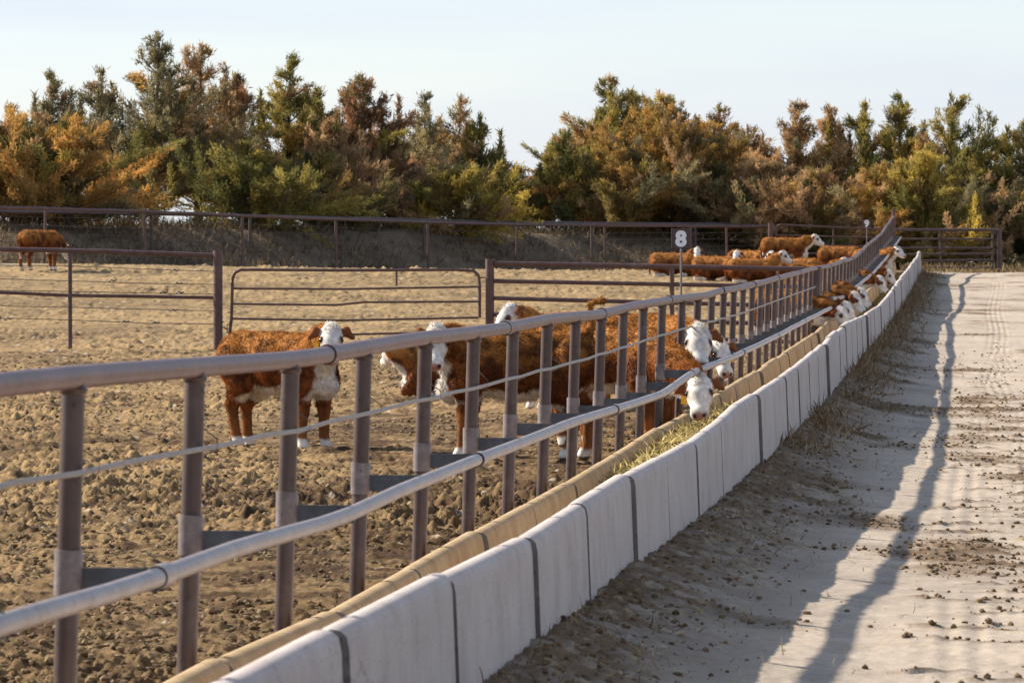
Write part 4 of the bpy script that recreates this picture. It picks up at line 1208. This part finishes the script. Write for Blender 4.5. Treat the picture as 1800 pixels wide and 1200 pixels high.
    white((-me_n[:, 2] - 0.35) * 0.1 + (0.60 + dz - V[:, 2]) * 0.35 - 0.02 - 0.6 * np.clip(np.abs(V[:, 1]) - 0.16, 0, 1) + nz1 * 0.5 - 2.0 * np.clip(0.47 - V[:, 2], 0, 1) if pose != 'lie' else np.full(len(V), -1.0), 0.03)
    if pose != 'lie': white(0.11 + 0.4 * nz1 - V[:, 2], 0.02)
    white(np.where(pose == 'lie', 0.02, 0.0) - dto('sock') + nz1 * 0.3 + np.minimum(0.12 - V[:, 2], 0.02), 0.02)
    white(0.015 - dto('switch'), 0.02)
    em = np.clip((0.012 - dto('ear') + np.clip(dto('head', 'poll') - 0.012, -0.05, 0.02)) / 0.01, 0, 1)[:, None]
    inner = np.clip((me_n @ d + 0.1) / 0.5, 0, 1)[:, None]
    col = col * (1 - em) + (RED * (1 - inner) + np.array([0.20, 0.075, 0.035]) * inner) * em
    if not blaze:   # red cheek patch round the eyes
        for s in (1, -1):
            m = np.clip((0.075 - np.linalg.norm(V - (poll + d * 0.07 + sidev * s * 0.105 - upv * 0.02), axis=1) + nz1 * 0.3) / 0.02, 0, 1)[:, None]
            col = col * (1 - m) + RED * 0.8 * m
    nose = np.clip((0.058 - np.linalg.norm(V - (poll + d * 0.365 - upv * 0.022), axis=1)) / 0.02, 0, 1)[:, None]
    col = col * (1 - nose) + np.array([0.40, 0.20, 0.16]) * nose
    for s in (1, -1):
        m = np.clip((0.026 - np.linalg.norm(V - (poll + d * 0.352 - upv * 0.010 + sidev * s * 0.040), axis=1)) / 0.008, 0, 1)[:, None]
        col = col * (1 - m) + np.array([0.05, 0.025, 0.02]) * m
        m = np.clip((0.048 - np.linalg.norm(V - (poll + d * 0.122 + sidev * s * 0.090 + upv * 0.032), axis=1)) / 0.014, 0, 1)[:, None]
        col = col * (1 - m) + np.array([0.16, 0.06, 0.035]) * m
    if pose != 'lie':
        hoof = np.clip((0.040 - V[:, 2]) / 0.01, 0, 1)[:, None]
        col = col * (1 - hoof) + np.array([0.10, 0.075, 0.055]) * hoof
    # ---- hair
    fa = np.linalg.norm(fnrm, axis=1)
    fz = V[Q].mean(1)
    wgt = fa * np.where(dto('muzzle')[Q].mean(1) < 0.012, 0.0, 1.0) * np.where((fz[:, 2] < 0.12) & (pose != 'lie'), 0.15, 1)
    eyp = [poll + d * 0.12 + sidev * s * 0.088 + upv * 0.03 for s in (1, -1)]
    wgt = wgt * np.where(np.minimum(*[np.linalg.norm(fz - e, axis=1) for e in eyp]) < 0.046, 0.0, 1.0)
    earm_ = dto('ear')[Q].mean(1) < 0.02
    k = rs.choice(len(Q), hair, p=wgt / wgt.sum())
    ab = rs.rand(hair, 2, 1)
    bp = (p0[k] * (1 - ab[:, 0]) + p1[k] * ab[:, 0]) * (1 - ab[:, 1]) + (p3[k] * (1 - ab[:, 0]) + p2[k] * ab[:, 0]) * ab[:, 1]
    bn = fnrm[k] / (fa[k][:, None] + 1e-9)
    bc = col[Q[k]].mean(1)
    headm = (dto('head', 'poll', 'muzzle')[Q[k]].mean(1) < 0.03)[:, None]
    flow = np.where(headm, d * 0.75 + np.array([0, 0, -0.2]), np.array([-0.55, 0, -0.75]))
    flow = flow + 0.5 * np.stack([noise3(bp * 8, 29), noise3(bp * 8, 31), noise3(bp * 8, 37)], -1) * 2
    flow = flow - bn * (flow * bn).sum(1, keepdims=True)
    dirs = flow + bn * rs.uniform(0.12, 0.50, (hair, 1)) + rs.randn(hair, 3) * 0.16
    pollm = dto('poll')[Q[k]].mean(1) < 0.02
    L = hair_l * rs.uniform(0.5, 1.25, hair) * np.where(headm[:, 0], 0.30, 1.0) * np.where(pollm, 2.4, 1) * np.where((fz[k, 2] < 0.42) & (pose != 'lie'), 0.4, 1) * np.where(earm_[k], 0.45, 1)
    dirs = np.where(pollm[:, None], dirs + np.array([0, 0, 0.8]) + rs.randn(hair, 3) * 0.3, dirs)
    redm = (bc[:, 0:1] < 0.42)
    tipc = np.where(redm, bc * 1.25 + np.array([0.16, 0.066, 0.010]) * (rs.rand(hair, 1) ** 2.2), bc * 1.05)
    global RS
    keep, RS = RS, rs
    hv, hf, hc = blades('coat', bp - bn * 0.004, dirs, L, hair_l * 0.15 * rs.uniform(0.7, 1.3, hair), np.clip(bc, 0.01, 0.9), M_COAT, 0.5, tipcol=np.clip(tipc, 0.01, 0.9))
    RS = keep
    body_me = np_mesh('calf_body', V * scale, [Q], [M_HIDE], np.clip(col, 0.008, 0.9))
    coat_me = np_mesh('coat', hv * scale, hf, [M_COAT], hc, smooth=False)
    eyes = [(poll + d * 0.125 + sidev * s * 0.086 * hw + upv * 0.036) * scale for s in (1, -1)]
    ears = [(poll + sidev * s * 0.135 - np.array([0, 0, 0.05]) + d * 0.045) * scale for s in (1, -1)]
    return body_me, coat_me, eyes, ears, d, sidev
_em = bmesh.new(); bmesh.ops.create_uvsphere(_em, u_segments=12, v_segments=8, radius=0.027)
EYE_ME = bpy.data.meshes.new('eye'); _em.to_mesh(EYE_ME); _em.free(); EYE_ME.materials.append(M_EYE)
for p_ in EYE_ME.polygons: p_.use_smooth = True
_tm = bmesh.new(); bmesh.ops.create_cube(_tm, size=1)
for v in _tm.verts: v.co = Vector((v.co.x * 0.010, v.co.y * (0.042 if v.co.z > 0 else 0.056), v.co.z * 0.075 - 0.022))
bmesh.ops.bevel(_tm, geom=_tm.edges[:], offset=0.006, segments=2, affect='EDGES')
TAG_ME = bpy.data.meshes.new('ear_tag'); _tm.to_mesh(TAG_ME); _tm.free(); TAG_ME.materials.append(M_TAG)
def place(parts, loc, rz, label, group=None, tagside=None, cat='calf'):
    body, coat, eyes, ears, d, sv = parts
    root = empty('calf', loc, label, cat, group, rz)
    b = link('calf_body', body, root); link('coat', coat, root)
    for e in eyes: link('eye', EYE_ME, root, tuple(e))
    if tagside is not None:
        t = link('ear_tag', TAG_ME, root, tuple(ears[tagside]))
        t.rotation_euler = (0, 0, math.atan2(d[1], d[0]))
    return root
def to_local(w, loc, rz, z0=None):
    v = Vector(w) - Vector(loc); c, s = math.cos(-rz), math.sin(-rz)
    return (v.x * c - v.y * s, v.x * s + v.y * c, v.z)
def ground_at(px, Y):
    p = PY(px, 500, Y); return (p.x, Y, gz(p.x, Y) + 0.0)

# near calves ------------------------------------------------------
G_NEAR = 'calves standing near the bunk'
# 1: stands behind the rail on the left, looking this way
loc = ground_at(492, 46.2); rz = R(-36)
cp1 = calf(1, poll=to_local(PY(582, 588, 45.5), loc, rz), muzzle=to_local(PY(583, 632, 45.22), loc, rz), step=(0.02, -0.03, -0.05, 0.06), hair=36000, hair_l=0.037, h=0.0145)
place(cp1, loc, rz, 'shaggy red calf standing alone behind the rail, white face turned to the camera', G_NEAR, 1)
# 2: side on, facing left, tail lifted
loc = ground_at(912, 44.2); rz = R(181)
cp2 = calf(2, poll=to_local(PY(768, 590, 43.9), loc, rz), muzzle=to_local(PY(763, 650, 43.6), loc, rz), tail='up', step=(0.05, -0.04, 0.06, -0.08), hair=44000, hair_l=0.040, h=0.0145, dark=0.30, scale=1.04, blaze=False)
place(cp2, loc, rz, 'dark red calf seen side on between the posts, facing left with its tail lifted', G_NEAR)
# 3: eating, head through the fence into the bunk
loc = ground_at(1085, 46.6); rz = R(-38)
cp3 = calf(3, poll=to_local(PY(1230, 680, 44.75), loc, rz), muzzle=to_local(PY(1229, 748, 44.35), loc, rz), step=(0.0, 0.08, 0.0, -0.06), hair=38000, hair_l=0.040, h=0.0145, dark=0.05, scale=1.04, headroll=0.10, hw=1.13)
place(cp3, loc, rz, 'red calf with an orange tag eating hay, white head through the fence in the bunk', G_NEAR, 1)
# 4: white face looking over, behind the eating one
loc = ground_at(1078, 48.7); rz = R(-12)
cp4 = calf(4, poll=to_local(PY(1227, 593, 47.75), loc, rz), muzzle=to_local(PY(1229, 641, 47.42), loc, rz), step=(0.05, 0.0, -0.05, 0.05), hair=32000, hair_l=0.040, h=0.0155, dark=-0.18, scale=1.13, hw=1.10)
place(cp4, loc, rz, 'golden-backed calf looking at the camera over the back of the eating one', G_NEAR)
# 5: dark-cheeked calf behind, white chest and yellow tag
loc = ground_at(1118, 51.9); rz = R(-8)
cp5 = calf(5, poll=to_local(PY(1263, 612, 51.45), loc, rz), muzzle=to_local(PY(1282, 664, 51.2), loc, rz), step=(0.0, 0.06, -0.05, 0.0), hair=15000, hair_l=0.045, h=0.0165, dark=0.2, blaze=False)
place(cp5, loc, rz, 'dark-cheeked calf with a yellow tag half hidden behind the neck rail', G_NEAR, 0)
# two more lying or standing behind number 2
LYA = calf(6, 'lie', poll=(0.80, 0.04, 0.60), muzzle=(0.95, -0.26, 0.44), h=0.021, hair=7000, hair_l=0.055, dark=0.1)
place(LYA, ground_at(806, 60.5), R(176), 'calf lying down half hidden behind the dark side-on calf', 'calves lying in the pen', 1)
STA = calf(7, poll=(0.84, 0.0, 1.10), muzzle=(1.08, -0.06, 0.90), h=0.019, hair=9000, hair_l=0.055, step=(0.04, -0.04, -0.08, 0.08))
place(STA, ground_at(990, 57.0), R(-128), 'calf with only its white poll and ear showing above the rail', G_NEAR)

# far calves -------------------------------------------------------
LYB = calf(8, 'lie', poll=(0.70, -0.20, 0.71), muzzle=(0.76, -0.46, 0.50), h=0.024, hair=6000, hair_l=0.065)
LYC = calf(9, 'lie', poll=(0.78, -0.02, 0.76), muzzle=(1.06, -0.08, 0.60), h=0.024, hair=6000, hair_l=0.065, dark=-0.1)
STB = calf(10, poll=(0.86, 0.0, 1.06), muzzle=(1.14, 0.0, 0.92), h=0.022, hair=8000, hair_l=0.06, step=(0.05, -0.06, -0.06, 0.06), dark=-0.15)
GRZ = calf(11, poll=(0.90, 0.05, 0.62), muzzle=(1.05, 0.08, 0.34), h=0.022, hair=8000, hair_l=0.06, step=(0.05, -0.03, -0.05, 0.05))
G_LIE = 'calves lying in the pen'; G_FAR = 'calves standing far up the pen'
def far(parts, px, ybot, Yd, rz, label, group, tagside=None, sink=0.0):
    p = PY(px, ybot, Yd); return place(parts, (p.x, Yd, p.z - sink if ybot else gz(p.x, Yd)), R(rz), label, group, tagside)
def farg(parts, px, Yd, rz, label, group, tagside=None):
    p = PY(px, 460, Yd); return place(parts, (p.x, Yd, gz(p.x, Yd)), R(rz), label, group, tagside)
farg(GRZ, 70, 134, 50, 'red calf on the far left below the bank, hindquarters towards us', G_FAR)
farg(LYB, 1184, 139, -8, 'lying calf at the left end of the resting group, white face turned to us', G_LIE)
farg(LYB, 1258, 136, -20, 'lying dark red calf in the middle of the resting group, facing us', G_LIE)
farg(LYB, 1316, 147, -30, 'lying calf of which only the white face shows behind the others', G_LIE)
farg(LYC, 1322, 134, 4, 'lying calf stretched to the right with its head in profile', G_LIE)
farg(LYC, 1402, 139, 158, 'lying golden calf beside the bunk fence, only its back showing', G_LIE)
farg(LYC, 1432, 134, 20, 'lying calf nearest the bunk fence in the resting group', G_LIE)
farg(STB, 1378, 146, -4, 'golden calf standing in profile behind the resting group, white head to the right', G_FAR)
farg(GRZ, 1478, 143, -20, 'golden calf standing at the bunk fence left of the number 9 sign pole', G_FAR)
farg(STB, 1535, 141, -40, 'golden calf standing broadside behind the number 9 sign pole', G_FAR)
# calves eating through the fence further along
EAT = calf(12, poll=(0.98, 0.0, 0.74), muzzle=(1.22, -0.05, 0.50), h=0.019, hair=9000, hair_l=0.05, step=(0.04, -0.04, -0.05, 0.06), dark=0.15)
EAU = calf(13, poll=(1.00, 0.03, 0.80), muzzle=(1.23, 0.05, 0.55), h=0.019, hair=9000, hair_l=0.05, step=(-0.03, 0.05, 0.05, -0.04), dark=0.3, blaze=False)
def eater(parts, Yd, rz, label, tagside=None, back=1.02):
    x = -2.32 - back * math.cos(R(rz)); y = Yd - back * math.sin(R(rz))
    z = min(gz(x, y) + 0.05, float(np.minimum(z_lip(Yd), z_wall(Yd))) - 0.50)
    return place(parts, (x, y, z), R(rz), label, 'calves eating through the far bunk fence', tagside)
eater(EAT, 85.6, -26, 'red calf eating at the far bunk, nearest head beyond the gap in the neck rail')
eater(EAT, 88.6, -14, 'second white head in the far bunk, close behind the nearest one')
eater(EAU, 93.5, -24, 'dark-cheeked calf eating in the far bunk, behind two white heads')
eater(EAU, 98.5, -18, 'dark red calf with a yellow tag eating in the far bunk', 1)
eater(EAU, 117, -20, 'dark calf eating in the far bunk, between the tagged one and the last head')
eater(EAT, 131, -16, 'calf with its white head raised at the far end of the bunk')
